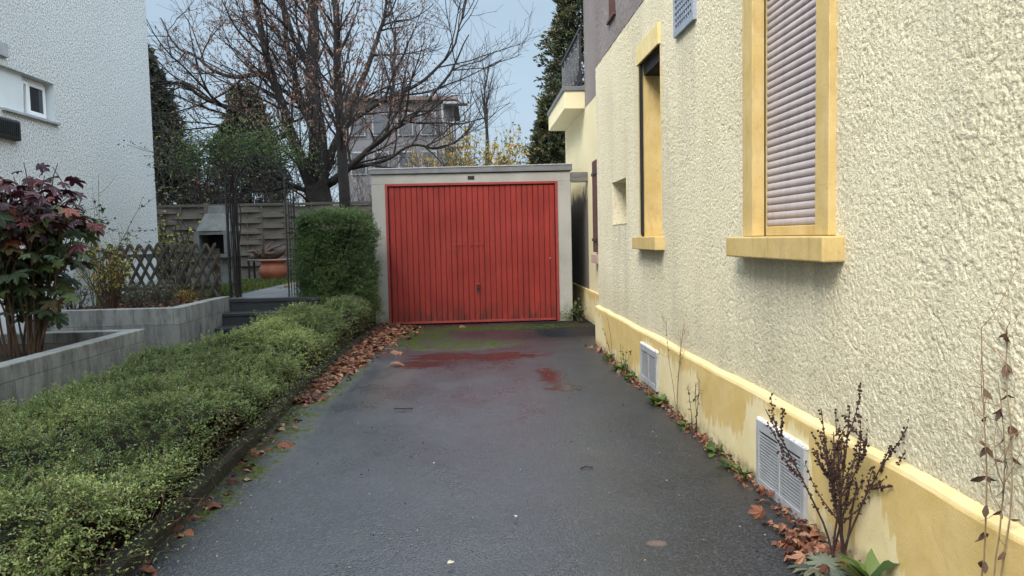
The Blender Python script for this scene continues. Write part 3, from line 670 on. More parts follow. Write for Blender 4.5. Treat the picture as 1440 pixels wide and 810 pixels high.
mb.build('fins', 'dark', v)
v = MB().box(XW - .01, XW + .03, 7.5, 8.03, 3.22, 3.36).build('vent_cover', 'metalgrey', WH, bevel=.004)
MB().prism([(-14.3, 7.5), (XW + .3, 7.5), (-9.4, 10)], 'y', -4.3, 11.8).build('roof', 'rooftile', WH)

# ------------------------------------------------------------------ garage
GY = 11.2; GL, GR = -1.478, 1.483
GA = thing('garage', (0, GY, 0), 'grey concrete garage with red up-and-over door at the end of the driveway', 'garage')
DL, DR, DT = -1.275, 1.277, 2.105
def slab_front():
    mb = MB()
    mb.box(GL, DL, GY, GY + .18, -.05, DT).box(DR, GR, GY, GY + .18, -.05, DT).box(GL, GR, GY, GY + .18, DT, 2.245)
    mb.box(GL + .01, GL + .12, GY + .18, GY + 5.4, -.05, 2.245).box(GR - .12, GR - .01, GY + .18, GY + 5.4, -.05, 2.245).box(GL, GR, GY + 5.4, GY + 5.5, -.05, 2.245)
    return mb.build('body', 'concrete', GA, bevel=.006)
body = slab_front()
mb = MB(); mb.prism([(GL - .025, 2.25), (GR + .025, 2.262), (GR + .025, 2.352), (GL - .025, 2.325)], 'y', GY - .03, GY + 5.53); mb.build('roof', 'roofedge', GA, bevel=.006)
MB().prism([(GL - .035, 2.322), (GR + .035, 2.349), (GR + .035, 2.362), (GL - .035, 2.335)], 'y', GY - .04, GY + 5.55).build('roof_lip', 'metalgrey', GA)
fr_ = MB(); w = .032
fr_.box(DL - .006, DL + w, GY - .012, GY + .06, 0, DT + .004).box(DR - w, DR + .006, GY - .012, GY + .06, 0, DT + .004).box(DL + w, DR - w, GY - .012, GY + .06, DT - w, DT + .004)
fr_.build('door_frame', 'redframe', GA, bevel=.003)
MB().box(DL + w, DL + w + .012, GY + .045, GY + .06, 0, DT - w).box(DR - w - .012, DR - w, GY + .045, GY + .06, 0, DT - w).box(DL + w, DR - w, GY + .045, GY + .06, DT - w - .022, DT - w).build('door_gap', 'dark', GA)
# ribbed door leaf
n_rib = 30; x0, x1 = DL + w + .012, DR - w - .012; pw = (x1 - x0) / n_rib; zb, zt = 0.045, DT - w - .018; yf = GY + .012
pr = []
for i in range(n_rib):
    a = x0 + i * pw; pr += [(a, yf + .018), (a + .006, yf + .018), (a + .012, yf), (a + pw - .002, yf + .001)]
pr.append((x1, yf + .018)); pr = np.array(pr)
zz = np.linspace(zb, zt, 9); V = []
for z in zz:
    for q in pr: V.append((q[0], q[1] + .003 * math.sin(q[0] * 2.3 + z) + .002 * math.sin(z * 3 + q[0] * 5), z))
m_ = len(pr); i = (np.arange(8)[:, None] * m_ + np.arange(m_ - 1)[None]).ravel()
door = mk('door', V, [np.stack([i, i + 1, i + m_ + 1, i + m_], -1)], 'red', GA)
MB().box(x0, x1, yf - .006, yf + .03, 0.018, 0.05).build('bottom_rail', 'redframe', door, bevel=.003)
hx = 0.062
hd = MB().box(hx - .035, hx + .035, yf - .014, yf + .01, 0.545, 0.60).box(hx - .028, hx + .028, yf - .006, yf + .01, 0.455, 0.545).box(hx - .03, hx + .03, yf - .05, yf - .012, 0.585, 0.60).build('handle', 'redframe', door, bevel=.003)
MB().box(hx - .022, hx + .022, yf - .012, yf - .004, 0.475, 0.535).build('keyhole_shade', 'dark', hd)  # near-black patch for the keyhole and the shadow in the handle recess
mb = MB()
for x in (-.21, -.03, .065, .145): mb.lathe((x, yf - .001, 1.17), [(0, .012), (.012, .012), (.012, -.012), (0, -.012)], 8)
mb.box(-.30, -.12, yf - .006, yf - .002, 1.185, 1.198).box(-.03, .16, yf - .006, yf - .002, 1.185, 1.196)
mb.build('rivets', 'redframe', door)
MB().box(1.148, 1.164, yf - .006, yf, .95, .966).build('lock_button', 'metalgrey', door)
MB().box(-.055, .045, GY - .004, GY + .01, 2.15, 2.205).build('vent_slot', 'dark', GA)
MB().box(GL + .1, GR - .1, GY + .1, GY + .12, .0, DT).build('backing', 'dark', GA)

tag(MB().box(1.49, 1.90, 11.17, 11.27, 2.085, 2.232).build('wooden_beam', 'beamwood', origin=(1.6, 11.22, 2.085), bevel=.006), 'short weathered wooden beam bridging the gap between garage and yellow house', 'beam')

# ------------------------------------------------------------------ planters, steps
pl = thing('block_planter', (-3.9, 8.2, 0), 'raised concrete block planter beside the garden steps, shrubs growing in it', 'planter')
MB().box(-4.69, -3.17, 8.16, 8.30, -.02, .600).box(-3.31, -3.17, 8.30, 9.84, -.02, .600).build('wall', 'block', pl, bevel=.006)
sheet_o = MB().box(-4.69, -3.31, 8.30, 9.84, .2, .555).build('soil', 'soil', pl)
pl = thing('block_planter', (-3.8, 4.5, 0), 'long concrete block planter with weathered top holding the wine-red leaved shrub', 'planter')
mb = MB()
V = []
for (x, y) in ((-3.02, 1.0), (-2.955, 6.83)):
    V += [(x, y, -.02), (x, y, .53), (x - .13, y, .53), (x - .13, y, -.02)]
mb.add(V, [np.array([[0, 4, 5, 1], [1, 5, 6, 2], [2, 6, 7, 3], [4, 7, 6, 5], [0, 1, 2, 3]])])
mb.box(-4.69, -3.09, 6.70, 6.829, -.02, .528)
mb.build('wall', 'block', pl, bevel=.007)
MB().box(-4.69, -3.09, 1.0, 6.70, .1, .44).build('soil', 'soil', pl)
# dark plastic edging seen behind the near planter corner
st = thing('garden_steps', (-2.8, 9.5, 0), 'wet dark stone steps rising from the hedge to the garden arch', 'steps')
for i in range(4):
    z1 = .553 - .15 * i; y1 = 9.82 - .30 * i
    s = MB().box(-3.165, -2.0, y1, y1 + .30 + .02, -.02 if i else -.02, z1 - .035).build('step', 'step', st)
    MB().box(-3.165, -2.0, y1 - .02, y1 + .31, z1 - .035, z1 + (0.008 if i == 0 else 0)).build('tread', 'step', s, bevel=.004)

# ------------------------------------------------------------------ fences
bf = thing('board_fence', (-4.5, 15.3, .55), 'tall weathered grey fence of woven horizontal boards behind the garden', 'fence')
xp = [-8.9, -7.1, -5.3, -3.72, -1.95, -.1]; FT = 2.08
rg = random.Random(11)
for a, b in zip(xp[:-1], xp[1:]):
    mb = MB(); z = .62; nb = 13; hh = (FT - .06 - .62) / nb
    for k in range(nb):
        m_ = 25; t = np.linspace(0, 1, m_); x = a + .05 + (b - a - .1) * t
        yo = 15.3 + .022 * np.sin(t * PI * 3 + (k % 2) * PI) * (1); z0 = .62 + k * hh - .006; z1 = z0 + hh + .004 + rg.uniform(-.006, .004)
        V = np.vstack([np.stack([x, yo - .032, np.full(m_, z0)], -1), np.stack([x, yo - .006, np.full(m_, z1)], -1), np.stack([x, yo + .006, np.full(m_, z1)], -1), np.stack([x, yo - .018, np.full(m_, z0)], -1)])
        i = np.arange(m_ - 1); mb.add(V, [np.vstack([np.stack([i + q * m_, i + 1 + q * m_, i + 1 + ((q + 1) % 4) * m_, i + ((q + 1) % 4) * m_], -1) for q in range(4)])])
    for xx in (a + .5, (a + b) / 2, b - .5): mb.box(xx - .015, xx + .015, 15.265, 15.295, .62, FT - .05)
    p = mb.build('panel', 'fencewood', bf)
    MB().box(a + .04, b - .04, 15.26, 15.34, FT - .05, FT).build('top_rail', 'fencewood', p, bevel=.004)
for x in xp: MB().box(x - .045, x + .045, 15.25, 15.34, .5, FT + .03).build('post', 'fencewood', bf, bevel=.006)

lf = thing('lattice_fence', (-3.9, 9.7, .555), 'low dark diagonal lattice fence between white house and garden arch', 'fence')
mb = MB(); zt = 1.30; zb = .60; xa, xb = -4.68, -3.24
def clipx(p, q):   # clip segment to [xa,xb] in x
    p, q = np.array(p, float), np.array(q, float)
    d = q - p; t0, t1 = 0., 1.
    for lo, hi in ((xa, xb),):
        ta, tb = (lo - p[0]) / d[0], (hi - p[0]) / d[0]
        if ta > tb: ta, tb = tb, ta
        t0 = max(t0, ta); t1 = min(t1, tb)
    return (p + d * t0, p + d * t1) if t1 - t0 > .12 else None
run = .36
for layer, sg in ((9.685, 1), (9.712, -1)):
    x = xa - .6
    while x < xb + .6:
        r = clipx((x, layer, zb), (x + sg * run, layer, zt + rg.uniform(-.02, .02)))
        if r is not None:
            u = unit(r[1] - r[0]); mb.tube([r[0], r[0] + (r[1] - r[0]) * .97, r[1]], [.021, .021, .010], 6)
        x += .118
mb.build('lattice', 'latticewood', lf)
MB().box(xa, xb, 9.73, 9.765, 1.12, 1.17).box(xa, xb, 9.73, 9.765, .70, .75).build('rail', 'latticewood', lf)
for x in (-4.60, -3.30): MB().box(x - .035, x + .035, 9.765, 9.83, .5, 1.22).build('post', 'latticewood', lf)

# garden arch
ar = thing('garden_arch', (-2.8, 10.1, .56), 'black metal rose arch standing over the top of the garden steps', 'arch')
AL, AR = -3.19, -2.43; ztop = 2.05; rad = (AR - AL) / 2; cx = (AL + AR) / 2
for yk in (9.93, 10.38):
    pts = [(AL, yk, .56), (AL, yk, 1.2), (AL, yk, ztop)] + [(cx - rad * math.cos(a), yk, ztop + rad * .95 * math.sin(a)) for a in np.linspace(.2, PI - .2, 14)] + [(AR, yk, ztop), (AR, yk, 1.2), (AR, yk, .56)]
    MB().tube(pts, .011, 6).build('hoop', 'black', ar)
for xx, nm in ((AL, 1), (AR, 0)):
    mb = MB()
    for z in np.arange(.75, 2.1, .22): mb.tube([(xx, 9.93, z), (xx, 10.38, z)], .006, 5)
    for y in (10.08, 10.23): mb.tube([(xx, y, .56), (xx, y, 2.05)], .006, 5)
    mb.build('side_trellis', 'black', ar)
mb = MB()
for a in np.linspace(.3, PI - .3, 7): mb.tube([(cx - rad * math.cos(a), 9.93, ztop + rad * .95 * math.sin(a)), (cx - rad * math.cos(a), 10.38, ztop + rad * .95 * math.sin(a))], .006, 5)
mb.build('cross_bars', 'black', ar)

# outdoor fireplace
bq = thing('garden_fireplace', (-4.35, 13.0, .55), 'grey cast concrete outdoor fireplace with open firebox near the board fence', 'fireplace')
def hexp(c, rx, ry, z):
    return [(c[0] + sx * rx, c[1] + sy * ry, z) for sx, sy in ((-1, -.4), (-.55, -1), (.55, -1), (1, -.4), (1, 1), (-1, 1))]
c0 = (-4.36, 13.05)
def loft(mb, A, B):
    k = len(A); j = np.arange(k); j2 = (j + 1) % k
    mb.add(A + B, [np.stack([j, j2, j2 + k, j + k], -1), (np.arange(k) + k)[None], np.arange(k)[::-1][None]])
mb = MB(); loft(mb, hexp(c0, .27, .27, .5), hexp(c0, .27, .27, 1.05)); mb.box(-4.66, -4.06, 12.70, 13.3, 1.05, 1.11); mb.build('base', 'bbq', bq, bevel=.008)
mb = MB(); mb.box(-4.65, -4.56, 12.74, 13.32, 1.11, 1.50).box(-4.16, -4.07, 12.74, 13.32, 1.11, 1.50).box(-4.56, -4.16, 13.2, 13.32, 1.11, 1.50).box(-4.56, -4.16, 12.745, 12.80, 1.44, 1.50); mb.build('firebox', 'bbq', bq)
mb = MB(); loft(mb, hexp(c0, .32, .33, 1.50), hexp((-4.36, 13.1), .19, .18, 1.80)); loft(mb, hexp((-4.36, 13.1), .15, .14, 1.80), hexp((-4.36, 13.1), .13, .12, 1.93)); mb.build('hood', 'bbq', bq, bevel=.008)
MB().box(-4.56, -4.16, 12.83, 13.2, 1.112, 1.13).box(-4.555, -4.165, 13.19, 13.2, 1.12, 1.5).build('dark_lining', 'dark', bq)  # near-black sheets on the floor and back of the firebox

# terracotta pot
pot = MB().lathe((-3.72, 14.1, .567), [(0, 0), (.15, 0), (.21, .06), (.255, .15), (.26, .21), (.235, .28), (.205, .33), (.215, .36), (.265, .385), (.272, .40), (.25, .405), (.20, .37), (.19, .30), (0, .30)], 40)
tag(pot.build('plant_pot', 'terracotta', origin=(-3.72, 14.1, .567), smooth=True), 'large round terracotta pot on the garden paving in front of the table', 'pot')
tb = thing('garden_table', (-3.85, 14.7, .56), 'low dark metal table with white edge against the board fence', 'table')
MB().box(-4.35, -3.3, 14.5, 14.95, .945, .975).build('table_top', 'bbq', tb, bevel=.006)
for x in (-4.3, -3.35):
    for y in (14.55, 14.9): MB().tube([(x, y, .56), (x, y, .945)], .02, 8).build('leg', 'black', tb)
mb = MB(); rg = random.Random(4)
for k in range(9):
    p0 = np.array([-4.05 + rg.uniform(-.15, .15), 14.68 + rg.uniform(-.08, .08), 1.03]); d = unit(np.array([rg.uniform(-1, 1.3), rg.uniform(-.25, .25), rg.uniform(.05, .45)])); L = rg.uniform(.25, .45)
    pts = [p0 + d * L * t + np.array([0, 0, .05 * math.sin(t * 4 + k)]) for t in np.linspace(0, 1, 7)]; mb.tube(pts, np.linspace(.05, .012, 7) * rg.uniform(.6, 1.1), 7)
mb.tube([(-4.3, 14.7, 1.02), (-4.1, 14.68, 1.05), (-3.9, 14.7, 1.04), (-3.7, 14.7, 1.12), (-3.62, 14.7, 1.2)], [.04, .07, .075, .06, .03], 8)
tag(mb.build('root_wood', 'rootwood', origin=(-4.0, 14.7, .986), smooth=True), 'gnarled reddish brown root wood lying on the garden table', 'driftwood')

# ------------------------------------------------------------------ trees
def rot_about(v, ax, a):
    ax = ax / np.linalg.norm(ax); return v * math.cos(a) + np.cross(ax, v) * math.sin(a) + ax * ax.dot(v) * (1 - math.cos(a))
def poly(p0, d, L, n_, wob, lift, rg):
    P = [np.array(p0, float)]; d = np.array(d, float); d /= np.linalg.norm(d); s = L / (n_ - 1)
    for i in range(n_ - 1):
        d = d + rg.normal(size=3) * wob + np.array([0, 0, lift]); d /= np.linalg.norm(d); P.append(P[-1] + d * s)
    return np.array(P)
def smooth_path(C, n_):
    C = np.array(C, float); t = np.linspace(0, 1, len(C)); tt_ = np.linspace(0, 1, n_)
    ext = np.vstack([2 * C[0] - C[1], C, 2 * C[-1] - C[-2]]); out = []
    for u in tt_ * (len(C) - 1):
        i = min(int(u), len(C) - 2); f_ = u - i; a, b, c_, d_ = ext[i], ext[i + 1], ext[i + 2], ext[i + 3]
        out.append(.5 * ((2 * b) + (-a + c_) * f_ + (2 * a - 5 * b + 4 * c_ - d_) * f_ ** 2 + (-a + 3 * b - 3 * c_ + d_) * f_ ** 3))
    return np.array(out)
def spawn(mbs, P, R, level, rg, cfg, tips):
    """children along polyline P"""
    if level >= len(cfg): return
    c = cfg[level]; L = np.linalg.norm(np.diff(P, axis=0), axis=1).sum(); k = max(1, int(L * c['per'] * rg.uniform(.75, 1.25)))
    for j in range(k):
        t = rg.uniform(c.get('t0', .25), 1.0); u = t * (len(P) - 1); i = min(int(u), len(P) - 2); f_ = u - i
        p = P[i] * (1 - f_) + P[i + 1] * f_; r = R[i] * (1 - f_) + R[i + 1] * f_
        d = unit(P[i + 1] - P[i]); ax = np.cross(d, rg.normal(size=3)); d2 = rot_about(d, ax, rg.uniform(*c['ang']))
        d2 = unit(d2 + np.array([0, 0, c.get('bias', 0)]))
        Lc = rg.uniform(*c['len']) * (1 - .45 * t); r0 = min(r * .6, c['r']) ; n_ = c['n']
        Q = poly(p, d2, Lc, n_, c['wob'], c['lift'], rg); RQ = np.linspace(r0, c['r1'], n_)
        mbs[1 if c['r'] < .03 else 0].tube(Q, RQ, c['k'], cap=False)
        if level >= len(cfg) - 2: tips.append(Q)
        spawn(mbs, Q, RQ, level + 1, rg, cfg, tips)
def dead_leaves(tips, count, size, rg, filt=None, tm=None):
    mb = MB(); T = [t for t in tips if (filt is None or filt(t[-1]))]
    if not T: return None
    idx = rg.integers(0, len(T), count); P = np.array([T[i][rg.integers(1, len(T[i]))] for i in idx]) + rg.normal(size=(count, 3)) * .015
    D = rg.normal(size=(count, 3)) * .6 + np.array([0, 0, -1.0]); scatter(mb, tm or leaf_t(.42, .3, .2), P, frames(D, rng=rg), rg.uniform(.6, 1.3, count) * size, rg.uniform(0, 1, count)); return mb

def W(px, py, y):   # measured helper: photograph metre grid at distance y (x metres, z metres)
    return ((px - 665) / 1050 * y - .0015 * y, y, 1.26 + (338 - .0235 * (px - 665) - py) / 1050 * y)
rg = np.random.default_rng(21)
mbs = [MB(), MB()]; tips = []
YT = 17.0
limbs = [
 ([(455, 345), (456, 300), (455, 255), (457, 190), (452, 110), (458, 30), (452, -60), (460, -160)], [.36, .33, .25, .19, .15, .11, .07, .03], 0),
 ([(450, 275), (437, 235), (424, 190), (408, 130), (396, 70), (388, 0), (375, -80)], [.26, .20, .16, .13, .11, .08, .04], -.6),
 ([(424, 190), (400, 200), (375, 180), (350, 165), (322, 155), (300, 138), (272, 142)], [.12, .10, .09, .075, .06, .045, .03], -.9),
 ([(408, 130), (385, 112), (350, 115), (320, 108), (290, 85), (262, 70), (240, 30)], [.10, .09, .07, .055, .045, .035, .02], .5),
 ([(457, 190), (436, 160), (425, 120), (410, 60), (405, 0), (395, -80)], [.15, .12, .10, .08, .06, .03], 1.0),
 ([(462, 250), (485, 190), (505, 140), (525, 90), (545, 30), (560, -50)], [.16, .13, .11, .09, .06, .03], .8),
 ([(470, 262), (500, 240), (530, 215), (565, 190), (600, 165), (640, 120), (668, 70)], [.14, .11, .09, .075, .06, .04, .018], -.7),
 ([(485, 190), (525, 160), (560, 140), (600, 120), (640, 80), (660, 30), (672, -30)], [.10, .085, .07, .055, .04, .028, .015], .2),
 ([(500, 240), (545, 228), (585, 205), (620, 208), (655, 190), (680, 160)], [.07, .06, .045, .035, .025, .012], .7),
 ([(452, 110), (430, 60), (418, 10), (400, -50), (380, -120)], [.11, .09, .07, .05, .03], -.4),
 ([(458, 30), (490, -20), (520, -80)], [.10, .07, .04], -.6),
 ([(350, 165), (325, 195), (300, 225), (262, 240), (225, 245)], [.06, .05, .045, .03, .015], -.4),
 ([(450, 275), (420, 262), (385, 240), (350, 228), (320, 215)], [.09, .07, .055, .04, .02], -1.0),
]
cfg = [dict(per=3.3, t0=.12, ang=(.5, 1.15), len=(1.3, 3.3), r=.030, r1=.007, n=9, wob=.11, lift=.03, k=5, bias=.1),
       dict(per=3.9, t0=.1, ang=(.4, 1.1), len=(.6, 1.5), r=.012, r1=.004, n=7, wob=.14, lift=.06, k=4, bias=.2),
       dict(per=5.6, t0=.1, ang=(.4, 1.1), len=(.3, .9), r=.006, r1=.003, n=5, wob=.16, lift=.06, k=3, bias=.0)]
for pts, R, dy in limbs:
    C = []
    for i, (px, py) in enumerate(pts):
        x, y, z = W(px, py, YT); f_ = i / (len(pts) - 1); C.append((x, y + dy * f_ * 1.2, z))
    R = R if R[0] > .3 else [q * .66 for q in R]
    Pn = smooth_path(C, 26); Pn[:, 0] += rg.normal(size=26) * .012; Rn = np.interp(np.linspace(0, 1, 26), np.linspace(0, 1, len(R)), R)
    mbs[0].tube(Pn, Rn, 10); spawn(mbs, Pn, Rn, 0, rg, cfg, tips)
tr = thing('bare_tree', (W(455, 345, YT)[0], YT, .4), 'big spreading dark tree, nearly bare with withered brown leaves, behind the board fence', 'tree', )
mbs[0].build('trunk', 'bark', tr, smooth=True); mbs[1].build('crown', 'twig', tr)
dead_leaves(tips, 10500, .068, rg, lambda p: p[0] < 0.1 and p[2] > 3.6 and abs(p[0] + 3.4) < 2.7).build('withered_leaves', 'leaf_dead', tr, rnd=True)
# slimmer tree just inside the fence
mbs = [MB(), MB()]; tips = []; YS = 13.6
C = [W(491, 420, YS), W(491, 300, YS), W(489, 200, YS), W(487, 120, YS), W(489, 40, YS), W(486, -60, YS), W(488, -200, YS)]
Pn = smooth_path(C, 24); Rn = np.linspace(.115, .03, 24); mbs[0].tube(Pn, Rn, 12)
cfg2 = [dict(per=6.0, t0=.28, ang=(.5, 1.0), len=(1.0, 2.2), r=.026, r1=.006, n=9, wob=.09, lift=.05, k=5, bias=.1),
        dict(per=3.6, t0=.1, ang=(.4, 1.0), len=(.4, 1.0), r=.008, r1=.003, n=6, wob=.13, lift=.05, k=4),
        dict(per=3.0, t0=.1, ang=(.4, 1.0), len=(.2, .5), r=.005, r1=.0025, n=5, wob=.15, lift=.05, k=3)]
spawn(mbs, Pn, Rn, 0, rg, cfg2, tips)
tr = thing('slim_tree', (C[0][0], YS, .55), 'slim straight dark trunk rising behind the clipped shrub, in front of the fence', 'tree')
mbs[0].build('trunk', 'bark', tr, smooth=True); mbs[1].build('crown', 'twig', tr)
dead_leaves(tips, 1500, .07, rg).build('withered_leaves', 'leaf_dead', tr, rnd=True)

def conifer(name, loc, H, R, label, cat, mat, n_, seed, taper=1.0, size=.5, droop=-.25, z0f=.03, group=None, power=.8):
    rg = np.random.default_rng(seed); t = thing(name, loc, label, cat, group); loc = np.array(loc, float)
    MB().tube([loc, loc + [0, 0, H * .5], loc + [0, 0, H * .97]], [R * .07, R * .05, .01], 8).build('trunk', 'bark', t)
    mb = MB(); u = rg.uniform(0, 1, n_) ** .8; z = z0f * H + u * H * (.97 - z0f)
    env = R * np.clip((1 - u * .98), .0, 1) ** power * np.clip(u * 9 + .45, 0, 1)
    th = rg.uniform(0, 2 * PI, n_); lump = .72 + .55 * vnoise(th * 2.2 + 7, z * 1.9, seed)
    rr = env * lump * rg.uniform(.35, 1.0, n_) ** .6
    P = loc + np.stack([rr * np.cos(th), rr * np.sin(th), z], -1)
    out = np.stack([np.cos(th), np.sin(th), np.full(n_, droop)], -1)
    m_ = 16      # leaflets per spray
    d = unit(out + rg.normal(size=(n_, 3)) * .35); L = size * rg.uniform(.5, 1.1, n_) * (1.1 - .6 * u)
    s = rg.uniform(0, 1, (n_, m_)); Q = P[:, None, :] + d[:, None, :] * (L[:, None] * s)[..., None] + rg.normal(size=(n_, m_, 3)) * .05 * size
    Q[..., 2] += -.12 * s ** 2 * L[:, None]
    D = d[:, None, :] + rg.normal(size=(n_, m_, 3)) * .55
    base = rg.uniform(0, .5, n_); rn = np.clip(base[:, None] + s * .4 + rg.uniform(0, .2, (n_, m_)), 0, 1)
    scatter(mb, leaf_t(.38, .1, .1), Q.reshape(-1, 3), frames(D.reshape(-1, 3), rng=rg), (rg.uniform(.5, 1.1, (n_, m_)) * size * .36).ravel(), rn.ravel())
    mb.build('foliage', mat, t, rnd=True); return t
conifer('spruce_tree', (-8.3, 19.5, .4), 6.0, 1.7, 'dark spruce tree just past the corner of the white house', 'tree', 'leaf_spruce', 2600, 1, size=.55)
conifer('spruce_tree', (-6.55, 22.5, .4), 5.6, 1.5, 'dark spruce behind the bare tree branches, right of the spruce at the house corner', 'tree', 'leaf_spruce', 1700, 2, size=.55)
conifer('cypress_tree', (4.1, 24.5, .3), 11.6, 2.3, 'tall dense brown-green conifer behind the balcony', 'tree', 'leaf_conifer', 4200, 3, size=.5, droop=.35, power=.55)
conifer('cypress_tree', (2.55, 23.2, .3), 5.4, 1.0, 'lower dark conifer at the foot of the tall conifer above the garage roof', 'tree', 'leaf_conifer', 1500, 4, size=.42, droop=.35, power=.6)

def bush(name, loc, H, R, label, cat, lm, nstem, nleaf, seed, stem='twig', leaf=.06, spread=.5, group=None, k=3, tm=None, r=.010, zleaf=(.2, 1), wob=.09, branch=1.0):
    rg = np.random.default_rng(seed); t = thing(name, loc, label, cat, group); loc = np.array(loc, float); mb = MB(); tips = []
    for i in range(nstem):
        a = rg.uniform(0, 2 * PI); b = np.array([math.cos(a), math.sin(a), 0]) * rg.uniform(0, .3) * R
        d = np.array([math.cos(a) * spread * rg.uniform(.1, 1), math.sin(a) * spread * rg.uniform(.1, 1), 1.0]); L = H * rg.uniform(.65, 1.08)
        Q = poly(loc + b, d, L, 10, wob, .02, rg); mb.tube(Q, np.linspace(r, r * .3, 10), k + 1, cap=False); tips.append(Q)
        for j in range(int(rg.integers(3, 8) * branch)):
            i0 = rg.integers(3, 9); d2 = unit(unit(Q[i0] - Q[i0 - 1]) + rg.normal(size=3) * .6); q = poly(Q[i0], d2, L * rg.uniform(.12, .35), 6, wob * 1.4, .03, rg); mb.tube(q, np.linspace(r * .45, r * .2, 6), k, cap=False); tips.append(q)
    mb.build('stems', stem, t)
    if nleaf:
        P = np.array([tips[i][rg.integers(1, len(tips[i]))] for i in rg.integers(0, len(tips), nleaf * 3)]); zr = (P[:, 2] - loc[2]) / H; P = P[(zr > zleaf[0]) & (zr < zleaf[1])][:nleaf]; c_ = len(P)
        P = P + rg.normal(size=P.shape) * .012; D = rg.normal(size=(c_, 3)) + np.array([0, 0, -.15]); D[:, 2] *= .7; mb = MB()
        Nn = rg.normal(size=(c_, 3)) * .5 + np.array([0, -.2, 1.0])
        scatter(mb, tm or leaf_t(.6, .2, .15), P, frames(D, Nn, rng=rg), rg.uniform(.5, 1.25, c_) * leaf, rg.uniform(0, 1, c_)); mb.build('leaves', lm, t, rnd=True)
    return t
# thickets behind the fence (each a shrub)
for i, (px, y, H, R, lm, nl, lab) in enumerate([
    (245, 16.8, 3.4, 1.0, 'leaf_yellow', 240, 'tangled bare shrub with a few yellow leaves right beside the white house corner'),
    (300, 17.8, 3.6, 1.1, 'leaf_grey', 260, 'dense bare thicket behind the garden fireplace'),
    (352, 17.2, 3.5, 1.0, 'leaf_grey', 220, 'bare brushwood seen through the garden arch above the fence'),
    (400, 18.6, 3.2, 1.0, 'leaf_dead', 160, 'bare shrub left of the big tree trunk'),
    (520, 19.5, 3.6, 1.1, 'leaf_dead', 120, 'pale bare shrub behind the left corner of the garage roof'),
    (575, 21.0, 4.2, 1.3, 'leaf_dead', 120, 'bare shrub behind the middle of the garage roof'),
    (628, 22.5, 4.1, 1.1, 'leaf_dead', 120, 'bare brown shrub in front of the far grey house corner')]):
    x = W(px, 300, y)[0]
    bush('bare_shrub', (x, y, .3), H, R, lab, 'shrub', lm, 46, nl, 30 + i, stem='twiglight' if i in (4, 5) else 'twig', leaf=.09, spread=.55, group='bare shrubs behind the garden', wob=.15, r=.014)
bush('golden_shrub', (W(672, 220, 22)[0], 22.0, .3), 4.2, 1.5, 'shrub with golden autumn leaves showing above the garage roof', 'shrub', 'leaf_gold', 60, 8000, 50, leaf=.11, spread=.6)
bush('rowan_bush', (W(738, 200, 23)[0], 24.0, .3), 4.6, .8, 'sparse dark-leaved bush between golden shrub and tall conifer', 'shrub', 'leaf_mid', 20, 650, 51, leaf=.13, spread=.35)
# small leafless tree against the sky
mbs = [MB(), MB()]; tips = []; Pn = smooth_path([W(690, 330, 25), W(689, 240, 25), W(690, 190, 25), W(687, 150, 25), W(690, 118, 25)], 14)
mbs[0].tube(Pn, np.linspace(.09, .02, 14), 8); spawn(mbs, Pn, np.linspace(.09, .02, 14), 0, rg, [dict(per=3.6, t0=.5, ang=(.3, .8), len=(1.0, 2.4), r=.024, r1=.006, n=8, wob=.06, lift=.10, k=4, bias=.4), dict(per=2.6, t0=.2, ang=(.3, .8), len=(.5, 1.1), r=.010, r1=.004, n=6, wob=.08, lift=.09, k=3)], tips)
tr = thing('young_tree', (Pn[0][0], 25, .2), 'thin young leafless tree standing alone against the sky above the garage', 'tree')
mbs[0].build('trunk', 'bark', tr); mbs[1].build('crown', 'twig', tr)
# far houses
fh = thing('far_house', (-2.9, 42, 0), 'far grey house with windows and pale balcony half hidden by bare branches', 'house')
MB().box(-6.6, -.9, 40, 48, 0, 8.6).build('wall', 'housegrey', fh)
MB().box(-6.9, -.6, 39.7, 48.3, 8.6, 8.8).build('roof', 'rooftile', fh)
for zc in (5.4, 7.4):
    for xc in (-5.9, -4.7, -3.4, -2.2):
        w1 = MB().box(xc - .42, xc + .42, 39.9, 40.02, zc - .6, zc + .6).build('window', 'farwhite', fh); MB().box(xc - .34, xc + .34, 39.86, 39.9, zc - .52, zc + .52).build('pane', 'housepane', w1)
mb = MB(); mb.box(-1.4, 0.0, 39.2, 40, 6.1, 6.25); 
for x in np.arange(-1.4, 0.02, .14): mb.box(x - .02, x + .02, 39.2, 39.24, 6.25, 7.3)
mb.box(-1.42, .02, 39.2, 39.24, 7.3, 7.38); mb.box(-.10, 0.0, 39.2, 39.3, 0, 8.4).box(-1.45, -1.35, 39.2, 39.3, 0, 8.4).box(-1.45, 0.0, 39.2, 40, 8.3, 8.42); mb.build('balcony', 'farwhite', fh)

# ------------------------------------------------------------------ low hedge
rg = np.random.default_rng(5)
def HH(y): return np.interp(y, [0, 5.5, 7.5, 10, 11], [.36, .37, .42, .52, .52])
def prof(x, y):    # height of the hedge surface
    xr = kx(y) + np.interp(y, [2, 5.5, 7], [.085, .075, .04]); xl = -2.99; t = np.clip((xr - x) / .17, 0, 1); s_ = np.sqrt(np.clip(1 - (1 - t) ** 2, 0, 1)) ** .8
    tl = np.clip((x - xl) / .15, 0, 1); lump = .62 + .78 * fbm(x * 2.6, y * 2.6, 3, 77)
    step = np.where(y > 6.8, np.clip((x + 3.05) / .80, .34, 1), 1); step = step * np.where((y > 8.85) & (x < -2.42), .05, 1)
    return HH(y) * s_ * (.72 + .28 * tl) * (1 - .22 * np.clip((kx(y) - .55 - x) / .9, 0, 1)) * lump * step
hedge = thing('low_hedge', (-2.2, 5.5, 0), 'low spreading evergreen hedge with small leaves along the left kerb', 'hedge')
